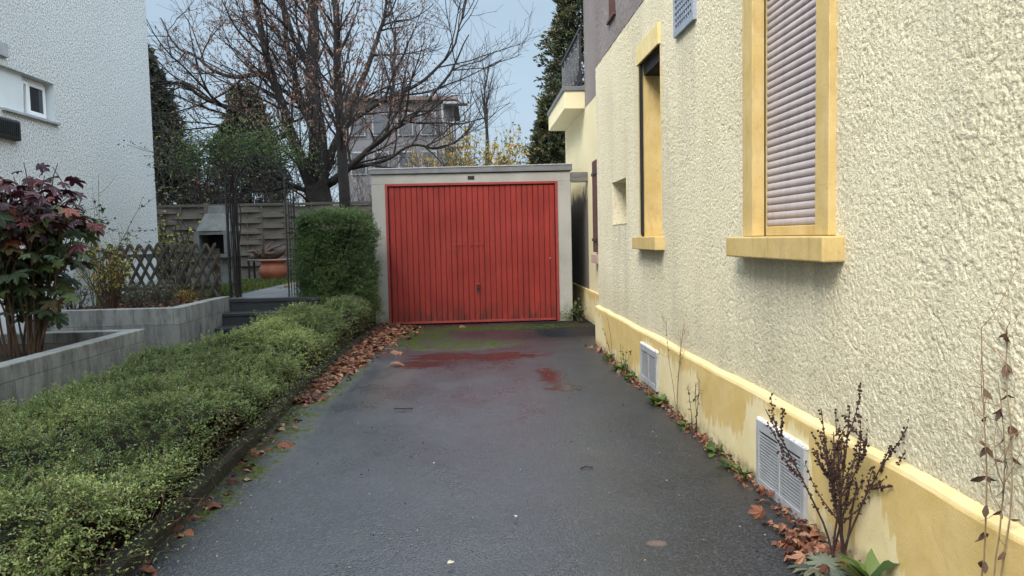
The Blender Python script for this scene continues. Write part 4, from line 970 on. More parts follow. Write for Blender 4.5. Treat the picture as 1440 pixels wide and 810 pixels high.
xs = np.linspace(-3.0, -1.44, 60); ys = np.linspace(.6, 10.95, 240); Xg, Yg = np.meshgrid(xs, ys)
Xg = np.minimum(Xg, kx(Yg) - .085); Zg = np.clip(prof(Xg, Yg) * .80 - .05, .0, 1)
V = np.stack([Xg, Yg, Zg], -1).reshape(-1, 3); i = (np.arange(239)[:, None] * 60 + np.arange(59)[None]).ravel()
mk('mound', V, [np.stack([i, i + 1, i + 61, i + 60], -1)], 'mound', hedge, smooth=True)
NS = 22000; ML = 22
yv = .9 + (10.9 - .9) * rg.uniform(0, 1, NS) ** 1.25; xr = kx(yv) + np.interp(yv, [2, 5.5, 7], [.09, .08, .045])
xv = xr - (2.99 + xr) * rg.uniform(0, 1, NS) ** 1.18
xv = np.where(rg.uniform(0, 1, NS) < .10, xr - rg.uniform(0, .12, NS), xv)
zv = np.clip(prof(xv, yv), .03, 1); e = .02
nx_ = -(prof(xv + e, yv) - prof(xv - e, yv)) / (2 * e); ny_ = -(prof(xv, yv + e) - prof(xv, yv - e)) / (2 * e)
N = unit(np.stack([np.clip(nx_, -2, 2), np.clip(ny_, -2, 2), np.ones(NS)], -1))
# sweeping groups share a common lean
la = fbm(xv * 1.6, yv * 1.6, 2, 9) * 12; lean = np.stack([np.cos(la), np.sin(la), np.zeros(NS)], -1)
d = unit(N * .6 + lean * .42 + rg.normal(size=(NS, 3)) * .48 + np.array([0.1, -.12, .1]))
Ls = rg.uniform(.10, .24, NS) * np.where(yv > 7, 1.1, 1.0)
long_ = rg.uniform(0, 1, NS) < .03; Ls = np.where(long_, Ls * 1.7, Ls); d[long_] = unit(d[long_] + np.array([0, 0, .5]))
B = np.stack([xv, yv, zv], -1) - d * (Ls * .45)[:, None] - N * .03
ts = np.linspace(.12, 1, ML)
C_ = B[:, None, :] + d[:, None, :] * (Ls[:, None] * ts)[..., None]; C_[..., 2] -= .16 * (Ls[:, None] * ts ** 2)
side = unit(np.cross(d, np.array([0, 0, 1.0]) + rg.normal(size=(NS, 3)) * .4)); sg = np.where(np.arange(ML) % 2 == 0, 1, -1)
LD = side[:, None, :] * sg[None, :, None] * .85 + d[:, None, :] * .65 + rg.normal(size=(NS, ML, 3)) * .22
LN = np.cross(side, d); LN = LN * np.sign(LN[:, 2:3] + 1e-6); LN = LN[:, None, :] + rg.normal(size=(NS, ML, 3)) * .3
sz = (.0180 + .0030 * np.clip(yv - 4, 0, 6) / 3)[:, None] * rg.uniform(.55, 1.4, (NS, ML)) * (1.1 - .35 * ts)
patch = fbm(xv * 1.3 + 3, yv * 1.3, 3, 31); hr = np.clip((patch - .25) * 1.3, 0, 1) * .55 + .1
lowf = np.clip((xr - xv) / .16, 0, 1)
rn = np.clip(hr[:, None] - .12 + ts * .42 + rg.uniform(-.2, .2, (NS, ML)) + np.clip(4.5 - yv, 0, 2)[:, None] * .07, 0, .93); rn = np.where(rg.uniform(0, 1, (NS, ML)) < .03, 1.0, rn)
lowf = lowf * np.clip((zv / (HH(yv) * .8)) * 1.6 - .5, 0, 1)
kp = rg.uniform(0, 1, (NS, ML)) < (.13 + .87 * lowf)[:, None]; hole = fbm(xv * 9, yv * 9, 2, 41) + .12 * lowf; kp &= (rg.uniform(0, 1, (NS, ML)) < np.clip((hole - .33) * 6, .25, 1)[:, None]); kp &= C_[..., 2] > .012
mb = MB(); kp &= ~((C_[..., 1] > 8.9) & (C_[..., 0] < -2.4))
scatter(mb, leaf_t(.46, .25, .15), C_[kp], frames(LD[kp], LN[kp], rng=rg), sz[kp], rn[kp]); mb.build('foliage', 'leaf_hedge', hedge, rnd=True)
mb = MB(); sel = rg.choice(NS, 3200, replace=False)
for q in sel:
    Pp = C_[q][::6]; mb.tube(Pp, .0016, 3, cap=False)
# bare woody stems along the kerb side
for q in range(900):
    y = rg.uniform(1.2, 10.8); x = float(kx(y)) - rg.uniform(.07, .28); p = np.array([x - .1, y, rg.uniform(.0, .08)]); Pp = poly(p, (rg.uniform(.1, .8), rg.normal() * .8, rg.uniform(.1, .6)), rg.uniform(.15, .38), 6, .2, -.02, rg); Pp[:, 2] = np.maximum(Pp[:, 2], .02); mb.tube(Pp, .0022, 3, cap=False)
mb.build('stems', 'stembrown', hedge)

# ------------------------------------------------------------------ clipped cube shrub
cs = thing('clipped_shrub', (-1.85, 10.3, 0), 'dark green shrub clipped into a block left of the garage', 'shrub')
rg = np.random.default_rng(8); x0, x1, y0, y1, z0, z1 = -2.30, -1.42, 9.95, 10.85, .30, 1.60
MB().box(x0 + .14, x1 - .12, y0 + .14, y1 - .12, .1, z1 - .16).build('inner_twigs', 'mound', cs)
NS = 6200; fc = rg.uniform(0, 1, NS); u = rg.uniform(0, 1, NS); v_ = rg.uniform(0, 1, NS)
P = np.zeros((NS, 3)); N = np.zeros((NS, 3))
def face(mask, axis, val, s_):
    P[mask] = np.stack([x0 + (x1 - x0) * u, y0 + (y1 - y0) * v_, z0 + (z1 - z0) * u], -1)[mask]
    if axis == 1: P[mask, 2] = (z0 + (z1 - z0) * v_)[mask]
    if axis == 0: P[mask, 1] = (y0 + (y1 - y0) * v_)[mask]
    P[mask, axis] = val; N[mask, axis] = s_
face(fc < .42, 1, y0, -1); face((fc >= .42) & (fc < .62), 2, z1, 1); face((fc >= .62) & (fc < .80), 0, x1, 1); face(fc >= .80, 0, x0, -1)
cc = np.array([(x0 + x1) / 2, (y0 + y1) / 2, .95]); off = P - cc; rad = np.linalg.norm(off / np.array([.52, .52, .72]), axis=1)
P = P - off * (np.clip(rad - 1.25, 0, 1) * .30)[:, None]      # round the corners
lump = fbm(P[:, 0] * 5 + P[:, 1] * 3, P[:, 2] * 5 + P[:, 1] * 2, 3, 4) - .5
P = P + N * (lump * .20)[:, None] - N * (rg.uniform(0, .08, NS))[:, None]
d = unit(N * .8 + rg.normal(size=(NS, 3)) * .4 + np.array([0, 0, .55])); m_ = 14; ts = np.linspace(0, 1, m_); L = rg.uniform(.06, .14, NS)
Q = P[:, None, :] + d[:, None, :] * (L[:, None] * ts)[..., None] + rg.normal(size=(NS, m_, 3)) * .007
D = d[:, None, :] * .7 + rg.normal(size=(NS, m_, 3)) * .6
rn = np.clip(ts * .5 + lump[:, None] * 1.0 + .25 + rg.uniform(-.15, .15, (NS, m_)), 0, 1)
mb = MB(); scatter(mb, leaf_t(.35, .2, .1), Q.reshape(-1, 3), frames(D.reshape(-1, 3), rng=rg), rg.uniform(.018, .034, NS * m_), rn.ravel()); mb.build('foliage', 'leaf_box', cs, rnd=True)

# climbing plant on the arch
cl = thing('climbing_plant', (-3.2, 10.15, .56), 'green leafy climber crowning the black garden arch, bare stems down its left leg', 'climber')
rg = np.random.default_rng(17); mb = MB(); tips = []
for i in range(13):
    xo = AL + .02 + rg.uniform(-.07, .07); yo = 10.12 + rg.normal() * .06; a0 = np.array([xo, yo, .56]); pts = [a0]
    tgt = [(xo + rg.normal() * .012, 1.1), (xo + rg.normal() * .015, 1.7), (xo + rg.normal() * .03, 2.1), (xo + .1 + rg.normal() * .15, 2.42)]
    for (x, z) in tgt: pts.append(np.array([x, yo, z]))
    Q = smooth_path(pts, 16); mb.tube(Q, np.linspace(rg.uniform(.006, .014), .004, 16), 4, cap=False)
for i in range(170):
    a = rg.uniform(0, 1); p = np.array([-3.75 + a * 1.35, 10.2 + rg.normal() * .22, 2.22 + .30 * math.sin(a * 3.0) + rg.uniform(-.05, .22)]); Q = poly(p, (rg.normal() * 1, rg.normal() * .5, rg.uniform(-.2, .8)), rg.uniform(.3, .8), 8, .16, -.03, rg); mb.tube(Q, np.linspace(.005, .002, 8), 3, cap=False); tips.append(Q)
mb.build('stems', 'twig', cl)
c_ = 3800; P = np.array([tips[i][rg.integers(0, 8)] for i in rg.integers(0, len(tips), c_)]) + rg.normal(size=(c_, 3)) * np.array([.07, .09, .05])
D = rg.normal(size=(c_, 3)); D[:, 2] -= .3; mb = MB(); scatter(mb, leaf_t(.5, .2, .15), P, frames(D, np.stack([rg.normal(size=c_) * .5, rg.normal(size=c_) * .5, np.ones(c_)], -1), rng=rg), rg.uniform(.025, .05, c_), np.clip(rg.uniform(0, .6, c_) + (P[:, 2] - 2.3) * .6, 0, 1)); mb.build('leaves', 'leaf_climb', cl, rnd=True)

# ------------------------------------------------------------------ garden plants, left
# wine-red big-leaved shrub
hy = thing('wine_red_shrub', (-3.5, 5.95, .44), 'leafy shrub with big lobed leaves, wine red on top and green below', 'shrub')
rg = np.random.default_rng(12); mb = MB(); tips = []
for i in range(30):
    a = rg.uniform(0, 2 * PI); b = np.array([-3.52 + math.cos(a) * .12, 5.95 + math.sin(a) * .12, .43]); Q = poly(b, (math.cos(a) * .36 * rg.uniform(.1, 1), math.sin(a) * .33 * rg.uniform(.1, 1), 1), rg.uniform(.8, 1.42), 10, .06, .0, rg); mb.tube(Q, np.linspace(.009, .004, 10), 6, cap=False); tips.append(Q)
    for j in range(4):
        i0 = rg.integers(4, 9); q = poly(Q[i0], unit(unit(Q[i0] - Q[i0 - 1]) + rg.normal(size=3) * .5), rg.uniform(.2, .45), 6, .08, .02, rg); mb.tube(q, np.linspace(.006, .003, 6), 5, cap=False); tips.append(q)
mb.build('stems', 'stembrown', hy)
PP = []; 
for Q in tips:
    for j in range(1, len(Q)):
        if Q[j][2] > .72 and rg.uniform() < (.8 if Q[j][2] > 1.4 else .5):
            for _q in range(1 + (rg.uniform() < .45)): PP.append((Q[j] + rg.normal(size=3) * .02, unit(Q[j] - Q[j - 1])))
P = np.array([p for p, _ in PP]); Tt = np.array([t for _, t in PP]); c_ = len(P)
D = rg.normal(size=(c_, 3)); D[:, 2] = -rg.uniform(.0, .7, c_); D = unit(D); P = P + D * .05
red = (P[:, 2] + rg.normal(size=c_) * .12) > 1.46
N = np.stack([rg.normal(size=c_) * .35, rg.normal(size=c_) * .35 - .25, np.ones(c_)], -1)
for msk, nm, mt in ((red, 'red_leaves', 'leaf_wine'), (~red, 'green_leaves', 'leaf_mid')):
    mb = MB(); k = int(msk.sum()); scatter(mb, lobed(5, .5, .35), P[msk], frames(D[msk], N[msk], rng=rg), rg.uniform(.08, .19, k), rg.uniform(0, 1, k)); mb.build(nm, mt, hy, rnd=True)
bush('yellow_leaved_shrub', (W(168, 430, 8.75)[0], 8.75, .55), .80, .25, 'twiggy shrub with small yellow-green leaves in the far block planter', 'shrub', 'leaf_yellow', 42, 620, 60, stem='stembrown', leaf=.045, spread=.42, r=.006, zleaf=(.3, 1.1))
bush('rose_bush', (W(152, 430, 9.3)[0], 9.25, .55), 1.45, .3, 'tall thin rose with sparse dark leaves against the white house wall', 'rose', 'leaf_mid', 7, 260, 66, stem='greenstem', leaf=.06, spread=.40, r=.006, zleaf=(.35, .95), wob=.07)
rs = W(158, 225, 9.3)
for i, (px, y, H, lm, nl, lab, nm) in enumerate([
    (205, 8.7, .34, 'leaf_grey', 700, 'low grey-green shrub right of the yellow-leaved shrub in the planter', 'small_shrub'),
    (238, 8.9, .32, 'leaf_grey', 700, 'low grey-green shrub close to the planter corner', 'small_shrub'),
    (268, 9.2, .22, 'leaf_gold', 260, 'small tuft of orange and yellow leaves near the lattice fence', 'small_shrub'),
    (118, 8.7, .36, 'leaf_grey', 600, 'low pale shrub left of the yellow-leaved shrub in the planter', 'small_shrub')]):
    bush(nm, (W(px, 430, y)[0], y, .55), H, .2, lab, 'shrub', lm, 26, nl, 70 + i, stem='stembrown', leaf=.04, spread=.9, r=.004, zleaf=(.1, 1.2), tm=leaf_t(.3, .2, .1))
# yellow-leaved brush behind lattice
bush('yellow_leaved_brush', (W(250, 330, 13)[0], 13.2, .5), 1.35, .5, 'brush with yellow autumn leaves behind the lattice fence', 'shrub', 'leaf_yellow', 30, 360, 80, leaf=.075, spread=.7)

# grass tuft strip, litter and weeds
def litter(name, pts_fn, count, size, mat, label, cat, seed, tm=None, zr=(.004, .03), tilt=.5):
    rg = np.random.default_rng(seed); P = pts_fn(rg, count); c_ = len(P); a = rg.uniform(0, 2 * PI, c_)
    D = np.stack([np.cos(a), np.sin(a), rg.normal(size=c_) * tilt * .5], -1); N = np.stack([rg.normal(size=c_) * tilt, rg.normal(size=c_) * tilt, np.ones(c_)], -1)
    mb = MB(); S = rg.uniform(.45, 1.2, c_) * size
    tl = tm if isinstance(tm, list) else [tm or lobed(5, .45, .9)]
    for j, t_ in enumerate(tl):
        m_ = np.arange(c_) % len(tl) == j; scatter(mb, t_, P[m_], frames(D[m_], N[m_], rng=rg), S[m_], rg.uniform(0, 1, int(m_.sum())))
    o = mb.build(name, mat, origin=(0, 0, 0), rnd=True); return tag(o, label, cat, kind='stuff')
def pile(rg, c):
    y = np.concatenate([rg.uniform(7.2, 11.05, int(c * .80)), rg.uniform(5.9, 7.4, int(c * .185)), rg.uniform(2.4, 5.9, c - int(c * .80) - int(c * .185))]); wd = np.interp(y, [2.4, 5, 6.5, 8, 9.5, 11.1], [.08, .10, .16, .25, .32, .5])
    t = np.abs(rg.normal(size=len(y))) * .5; t = np.where(t > 1.6, .3, t); x = kx(y) + .02 + wd * t; z = .012 + np.clip(.06 * (1 - t) * np.clip((y - 5) / 3, 0, 1), 0, 1) * rg.uniform(0, 1, len(y)); return np.stack([x, y, z], -1)
litter('leaf_litter', pile, 3000, .072, 'leaf_litter', 'drift of brown and russet fallen leaves along the left kerb', 'leaves', 90, [lobed(5, .45, 1.0), lobed(3, .3, .8), leaf6(.6, .5)], tilt=.6)
def rightedge(rg, c):
    y = rg.uniform(2.6, 8.5, c); t = np.abs(rg.normal(size=c)) * .5; x = XP - .01 - t * np.interp(y, [2.5, 4, 8.5], [.10, .07, .10]); return np.stack([x, y, rg.uniform(.006, .035, c)], -1)
litter('leaf_litter', rightedge, 620, .036, 'leaf_litter', 'thin line of brown leaf debris at the foot of the ochre plinth', 'leaves', 91, [lobed(5, .4, 1.0), leaf6(.5, .5)], tilt=.8)
litter('leaf_litter', lambda rg, c: np.stack([1.30 + rg.normal(size=c) * .05, 2.80 + rg.normal(size=c) * .12, rg.uniform(.01, .06, c)], -1), 110, .062, 'leaf_litter', 'heap of curled brown leaves around the dead dock plant', 'leaves', 92, [lobed(5, .4, 1.1), leaf6(.6, .6)], tilt=.7)
def chips(rg, c):
    y = 2.2 + 8.6 * rg.uniform(0, 1, c) ** 1.3; x = np.where(rg.uniform(0, 1, c) < .6, kx(y) + .02 + np.abs(rg.normal(size=c)) * .14, rg.uniform(-1.2, 1.35, c)); return np.stack([x, y, np.full(c, .008)], -1)
litter('leaf_crumbs', chips, 700, .012, 'chip', 'tiny pale crumbs and bits scattered over the asphalt', 'debris', 93, leaf_t(.8, .3, .2), tilt=.4)
litter('dark_crumbs', lambda rg, c: np.stack([rg.uniform(-1.25, 1.35, c), 2.2 + 8 * rg.uniform(0, 1, c), np.full(c, .008)], -1), 110, .014, 'seed', 'small dark bits of bark scattered over the asphalt', 'debris', 94, leaf_t(.7, .5, .2), tilt=.6)
litter('terrace_leaves', lambda rg, c: np.stack([rg.uniform(-4.3, -2.5, c), rg.uniform(11.5, 14.3, c), np.full(c, .58)], -1), 120, .08, 'leaf_gold', 'orange and yellow fallen leaves lying on the garden terrace', 'leaves', 95, lobed(5, .4, .8))
litter('planter_leaves', lambda rg, c: np.stack([rg.uniform(-4.6, -3.35, c), rg.uniform(8.35, 9.8, c), rg.uniform(.56, .6, c)], -1), 420, .05, 'leaf_litter', 'reddish leaf mulch on the soil of the far planter', 'leaves', 96, [lobed(5, .4, .8), leaf6(.5, .5)])
# grass on terrace
rg = np.random.default_rng(40); c_ = 5200; mb = MB()
P = np.stack([rg.uniform(-4.7, -3.3, c_), rg.uniform(9.9, 14.2, c_), np.full(c_, .555)], -1); D = rg.normal(size=(c_, 3)) * .4 + np.array([0, 0, 1.0])
scatter(mb, leaf_t(.10, .2, .25), P, frames(D, rng=rg), rg.uniform(.05, .12, c_), rg.uniform(0, 1, c_)); tag(mb.build('grass', 'grass', origin=(0, 0, 0), rnd=True), 'short green grass on the terrace beside the path', 'grass', kind='stuff')

# single fallen leaves that stand out
def curled(name, x, y, s, a, mat, label, tm=None, rn=.6, cat='leaf', group='single fallen leaves on the driveway'):
    mb = MB(); D = np.array([[math.cos(a), math.sin(a), .12]]); N = np.array([[.15, -.2, 1.0]]); scatter(mb, tm or lobed(5, .45, .8), np.array([[x, y, .022]]), frames(D, N), np.array([s]), np.array([rn]))
    return tag(mb.build(name, mat, origin=(x, y, 0), rnd=True), label, cat, group)
curled('fallen_leaf', -1.265, 4.62, .15, .4, 'leaf_litter', 'large brown curled leaf alone on the moss by the kerb, middle of the left edge', rn=.45)
curled('fallen_leaf', -1.26, 3.55, .11, 2.1, 'leaf_litter', 'brown leaf in the kerb gutter, nearest to the camera', rn=.4)
curled('fallen_leaf', -.88, 7.55, .17, .1, 'leaf_litter', 'wide pale brown leaf lying on asphalt left of the reddish wet patch', rn=.75, tm=leaf6(.5, .3))
curled('fallen_leaf', -.98, 8.45, .15, -.3, 'leaf_litter', 'pinkish brown leaf just right of the leaf drift before the garage', rn=.85)
curled('fallen_leaf', -.80, 8.30, .14, 2.6, 'leaf_litter', 'pinkish brown leaf next to the moss patch, right of its twin', rn=.8)
curled('fallen_leaf', -.25, 10.75, .16, .2, 'leaf_litter', 'brown leaf against the foot of the red garage door', rn=.5)
curled('fallen_leaf', -.13, 2.80, .035, .7, 'chip', 'small cream leaf fragment on bare asphalt at the bottom of the picture', rn=1.0, tm=leaf6(.6, .2))
curled('fallen_leaf', .16, 3.25, .030, 1.7, 'chip', 'small whitish flake in the middle of the near asphalt', rn=1.0, tm=leaf6(.6, .2))
curled('fallen_leaf', 1.27, 3.0, .06, 1.1, 'leaf_litter', 'small red-brown leaf lying below the near louvred vent', rn=.6)
tag(MB().tube([(-.62, 5.55, .012), (-.56, 5.53, .016), (-.48, 5.54, .011)], .006, 6).build('twig', 'deadstem', origin=(-.55, 5.54, 0)), 'short dark twig lying across the asphalt left of centre', 'twig')
tag(MB().tube([(.55, 3.95, .010), (.58, 3.97, .014), (.62, 3.96, .010)], .004, 6).build('twig', 'deadstem', origin=(.58, 3.96, 0)), 'tiny black twig on the right half of the asphalt', 'twig')

# weeds on the right
def dock(loc, H, label, nst, seed, mat='deadstem', seeds=70, spread=.45, name='dead_dock_plant', sr=.0075):
    rg = np.random.default_rng(seed); t = thing(name, loc, label, 'weed'); loc = np.array(loc, float); mb = MB(); tips = []
    for i in range(nst):
        a = rg.uniform(0, 2 * PI); d = np.array([math.cos(a) * spread * rg.uniform(.05, 1) * .5, math.sin(a) * spread * rg.uniform(.1, 1), 1]); Q = poly(loc + rg.normal(size=3) * np.array([.02, .02, 0]), d, H * rg.uniform(.65, 1.0), 12, .05, .02, rg); mb.tube(Q, np.linspace(.0050, .0016, 12), 5, cap=False); tips.append(Q[4:])
        for j in range(4):
            i0 = rg.integers(4, 10); q = poly(Q[i0], unit(unit(Q[i0] - Q[i0 - 1]) + rg.normal(size=3) * .35), H * rg.uniform(.15, .35), 8, .06, .06, rg); mb.tube(q, np.linspace(.0028, .001, 8), 4, cap=False); tips.append(q)
    mb.build('stems', mat, t); mb = MB(); blob = (np.array([[0, 0, 1], [1, 0, 0], [0, 1, 0], [-1, 0, 0], [0, -1, 0], [0, 0, -1]]) * 1.0, [np.array([[0, 1, 2], [0, 2, 3], [0, 3, 4], [0, 4, 1], [5, 2, 1], [5, 3, 2], [5, 4, 3], [5, 1, 4]])])
    PP = []
    for Q in tips:
        s = np.linspace(0, 1, int(seeds / 2.2)); base = np.stack([np.interp(s, np.linspace(0, 1, len(Q)), Q[:, k]) for k in range(3)], -1)
        wh = (np.sin(s * 60) > -.25)          # whorls
        base = base[wh]; PP.append(base + rg.normal(size=base.shape) * .0045)
    P = np.vstack(PP); c_ = len(P); scatter(mb, blob, P, frames(rg.normal(size=(c_, 3)), rng=rg), rg.uniform(.5, 1.2, c_) * sr * .62, rg.uniform(0, 1, c_)); mb.build('seed_heads', 'seed', t, rnd=True); return t
dock((1.35, 2.66, 0), .74, 'dead dark brown dock plant with seed spikes beside the near louvred vent', 9, 5, spread=.62, seeds=120, sr=.0100)
def drystalk(loc, H, label, nst, nl, seed, lm='leaf_crisp', stem='drystem', leaf=.038, spread=.15, branch=True, name='dry_stalk_weed', r=.003, zl=(.1, 1)):
    rg = np.random.default_rng(seed); t = thing(name, loc, label, 'weed'); loc = np.array(loc, float); mb = MB(); tips = []
    for i in range(nst):
        d = np.array([rg.normal() * spread * .4, rg.normal() * spread, 1]); Q = poly(loc + rg.normal(size=3) * np.array([.012, .025, 0]), d, H * rg.uniform(.8, 1.02), 14, .04, .01, rg); mb.tube(Q, np.linspace(r, r * .35, 14), 5, cap=False); tips.append(Q)
        if branch:
            for j in range(11):
                i0 = rg.integers(8, 14); q = poly(Q[i0], unit(np.array([0, 0, .5]) + rg.normal(size=3) * np.array([.25, .8, .5])), H * rg.uniform(.06, .2), 6, .12, .04, rg); mb.tube(q, np.linspace(.0012, .0007, 6), 3, cap=False); tips.append(q)
    mb.build('stems', stem, t)
    if nl:
        main = [q for q in tips if len(q) == 14]; P = np.array([main[i][rg.integers(1, 13)] for i in rg.integers(0, len(main), nl)]); D = rg.normal(size=(nl, 3)) * .5 + np.array([0, 0, -1]); mb = MB(); scatter(mb, leaf6(.4, .5), P, frames(D, rng=rg), rg.uniform(.5, 1.1, nl) * leaf, rg.uniform(0, 1, nl)); mb.build('leaves', lm, t, rnd=True)
    return t
drystalk((1.325, 1.87, 0), 1.10, 'tall dry twin-stalked weed with hanging shrivelled leaves at the right edge', 4, 90, 3, spread=.09, r=.0035)
drystalk((1.36, 5.0, 0), .74, 'tall dry weed with feathery top against the wall right of the far louvred vent', 3, 14, 4, leaf=.03, spread=.07)
drystalk((1.37, 4.55, 0), .36, 'leaning brown curly weed on the pale plinth patch', 3, 22, 6, stem='deadstem', leaf=.03, spread=.25)
drystalk((1.37, 7.4, 0), .48, 'thin reddish weed leaning over the plinth near its far end', 2, 8, 7, stem='deadstem', leaf=.03, spread=.25, branch=False)
drystalk((1.37, 5.72, 0), .46, 'thin weed standing in front of the far louvred vent', 2, 8, 9, stem='drystem', leaf=.025, spread=.12, branch=False)
def rosette(name, loc, s, nl, label, seed, lm='leaf_weed', tm=None, up=.5, cat='weed'):
    rg = np.random.default_rng(seed); a = rg.uniform(0, 2 * PI, nl); D = np.stack([np.cos(a) * .7 - .1, np.sin(a), rg.uniform(.1, 1, nl) * up * 2], -1); N = np.stack([-D[:, 0] * .8, -D[:, 1] * .8, np.ones(nl)], -1)
    P = np.array(loc) + rg.normal(size=(nl, 3)) * np.array([.012, .02, 0]) ; mb = MB(); scatter(mb, tm or leaf6(.42, .35), P, frames(D, N, rng=rg), rg.uniform(.5, 1.1, nl) * s, rg.uniform(0, .8, nl)); return tag(mb.build(name, lm, origin=loc, rnd=True, smooth=True), label, cat)
rosette('dock_rosette', (1.36, 2.46, .01), .20, 8, 'broad glossy green leaves sprouting right of the dead dock plant', 1, 'leaf_weed', up=1.3)
rosette('thistle_rosette', (1.24, 2.57, .01), .16, 12, 'jagged grey-green leaves at the foot of the dead dock plant', 2, 'leaf_grey', tm=lobed(7, .6, .6), up=.3)
for i, (y, s, nl, lab) in enumerate([(3.9, .09, 12, 'small green weed with upright leaf between the two louvred vents, nearest the viewer'), (3.72, .07, 12, 'little grey-green seedling beside the near vent'), (4.15, .08, 14, 'small weed with reddish leaves by the pale plinth patch'),
     (4.75, .08, 12, 'small weed under the curly brown stalk'), (5.45, .12, 26, 'bushy green weed just right of the far louvred vent'), (6.45, .10, 24, 'green weed just left of the far louvred vent'), (6.9, .11, 26, 'pale green weed clump halfway along the far plinth'), (7.5, .10, 20, 'weed clump near the far end of the plinth')]):
    rosette('small_weed', (1.355, y, .005), s, nl, lab, 20 + i, 'leaf_weed', leaf_t(.4, .2, .3) if i % 2 else leaf6(.5, .3), .7)['group'] = 'weeds along the plinth'
drystalk((1.36, 6.75, 0), .30, 'wispy yellow-green weed left of the far louvred vent', 5, 70, 11, lm='leaf_weed', stem='greenstem', leaf=.03, spread=.35, branch=False)
bush('leafy_weed', (1.56, 10.95, 0), .36, .1, 'leafy green plant growing at the right foot of the garage', 'weed', 'leaf_mid', 8, 60, 97, stem='greenstem', leaf=.075, spread=.7, r=.004)
bush('leafy_weed', (1.40, 11.1, 0), .20, .1, 'tiny grassy weed against the right garage pillar', 'weed', 'leaf_weed', 10, 60, 98, stem='greenstem', leaf=.035, spread=.5, r=.002)

# ------------------------------------------------------------------ strip helper props
for o in bpy.data.objects:
    if '_w' in o: del o['_w']

# ------------------------------------------------------------------ camera
f_ = 1050.0
Yc = Vector(((665 - 720) / f_, (405 - 337) / f_, -1)).normalized(); r_ = 0.0225
Xc = Vector((math.cos(r_), math.sin(r_), 0)); Xc = (Xc - Yc * Xc.dot(Yc)).normalized(); Zc = Xc.cross(Yc)
cam = bpy.data.cameras.new('camera'); co = bpy.data.objects.new('camera', cam); COL.objects.link(co)
Mr = Matrix((Xc, Yc, Zc))       # rows are world axes in camera space -> camera-to-world rotation
co.matrix_world = Matrix.Translation((0, 0, 1.26)) @ Mr.to_4x4()
cam.sensor_width = 36; cam.lens = 36 * f_ / 1440; cam.clip_end = 2000; cam.clip_start = .05
SC.camera = co

# ------------------------------------------------------------------ light
SKY_LO, SKY_HI, SKY_BACK = .54, 2.3, .9
w = bpy.data.worlds.new('World'); SC.world = w; w.use_nodes = True; nt = w.node_tree; nt.nodes.clear()
sun_el, sun_rot = math.radians(46), math.radians(214)
sky = nt.nodes.new('ShaderNodeTexSky'); sky.sky_type = 'NISHITA'; sky.sun_disc = False; sky.sun_elevation = sun_el; sky.sun_rotation = sun_rot; sky.air_density = 1.0; sky.dust_density = 2.5; sky.ozone_density = 1.0
tc = nt.nodes.new('ShaderNodeTexCoord'); nz = nt.nodes.new('ShaderNodeTexNoise'); nz.inputs['Scale'].default_value = 1.6; nz.inputs['Detail'].default_value = 5
mp = nt.nodes.new('ShaderNodeMapping'); mp.inputs['Scale'].default_value = (1, 1, 2.5); nt.links.new(tc.outputs['Generated'], mp.inputs[0]); nt.links.new(mp.outputs[0], nz.inputs['Vector'])
rp = nt.nodes.new('ShaderNodeValToRGB'); rp.color_ramp.elements[0].position = .3; rp.color_ramp.elements[0].color = (.52, .52, .52, 1); rp.color_ramp.elements[1].position = .75; rp.color_ramp.elements[1].color = (.78, .78, .78, 1)
nt.links.new(nz.outputs[0], rp.inputs[0])
mxn = nt.nodes.new('ShaderNodeMix'); mxn.data_type = 'RGBA'; nt.links.new(rp.outputs[0], mxn.inputs[0]); nt.links.new(sky.outputs[0], mxn.inputs[6]); mxn.inputs[7].default_value = (5.4, 6.9, 8.2, 1)
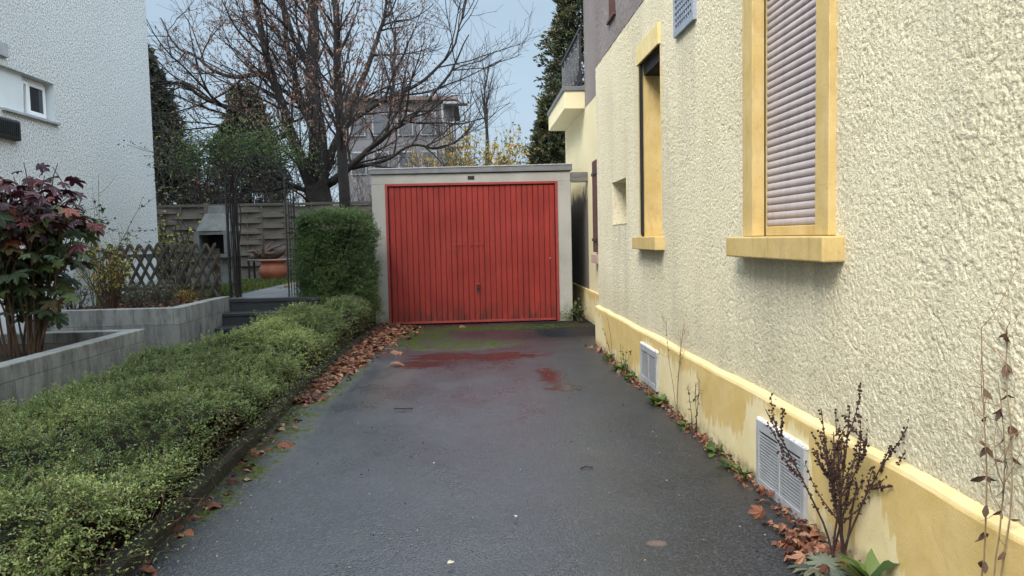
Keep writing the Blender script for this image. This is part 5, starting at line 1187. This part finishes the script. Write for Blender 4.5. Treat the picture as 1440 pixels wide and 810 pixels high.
# overcast luminance: dimmest at the horizon ahead, about three times brighter towards the zenith
sp = nt.nodes.new('ShaderNodeSeparateXYZ'); nt.links.new(tc.outputs['Generated'], sp.inputs[0])
mr = nt.nodes.new('ShaderNodeMapRange'); mr.interpolation_type = 'SMOOTHSTEP'; nt.links.new(sp.outputs[2], mr.inputs[0]); mr.inputs[1].default_value = .28; mr.inputs[2].default_value = .56; mr.inputs[3].default_value = SKY_LO; mr.inputs[4].default_value = SKY_HI
mb_ = nt.nodes.new('ShaderNodeMapRange'); mb_.interpolation_type = 'SMOOTHSTEP'; nt.links.new(sp.outputs[1], mb_.inputs[0]); mb_.inputs[1].default_value = .5; mb_.inputs[2].default_value = -.6; mb_.inputs[3].default_value = 0; mb_.inputs[4].default_value = SKY_BACK
ad = nt.nodes.new('ShaderNodeMath'); nt.links.new(mr.outputs[0], ad.inputs[0]); nt.links.new(mb_.outputs[0], ad.inputs[1])
vm = nt.nodes.new('ShaderNodeVectorMath'); vm.operation = 'SCALE'; nt.links.new(mxn.outputs[2], vm.inputs[0]); nt.links.new(ad.outputs[0], vm.inputs['Scale'])
mc = nt.nodes.new('ShaderNodeMix'); mc.data_type = 'RGBA'; mc.blend_type = 'MULTIPLY'; nt.links.new(ad.outputs[0], mc.inputs[0]); nt.links.new(vm.outputs[0], mc.inputs[6]); mc.inputs[7].default_value = (1.08, 1.0, .93, 1)
mf = nt.nodes.new('ShaderNodeMapRange'); nt.links.new(ad.outputs[0], mf.inputs[0]); mf.inputs[1].default_value = SKY_LO; mf.inputs[2].default_value = SKY_LO + 1.0; nt.links.new(mf.outputs[0], mc.inputs[0])
bg = nt.nodes.new('ShaderNodeBackground'); bg.inputs[1].default_value = .11; nt.links.new(mc.outputs[2], bg.inputs[0])
ou = nt.nodes.new('ShaderNodeOutputWorld'); nt.links.new(bg.outputs[0], ou.inputs[0])
sl = bpy.data.lights.new('sun', 'SUN'); sl.energy = 1.5; sl.angle = math.radians(25); sl.color = (1, .965, .92); so = bpy.data.objects.new('sun', sl); COL.objects.link(so)
# sky sun_rotation: 0 = +Y, clockwise seen from above
dirn = Vector((math.sin(sun_rot) * math.cos(sun_el), math.cos(sun_rot) * math.cos(sun_el), math.sin(sun_el)))
so.rotation_euler = dirn.to_track_quat('Z', 'Y').to_euler()
SC.view_settings.view_transform = 'Standard'; SC.view_settings.look = 'None'; SC.view_settings.exposure = 0.91; SC.view_settings.gamma = 1
SC.render.resolution_x = 1024; SC.render.resolution_y = 576
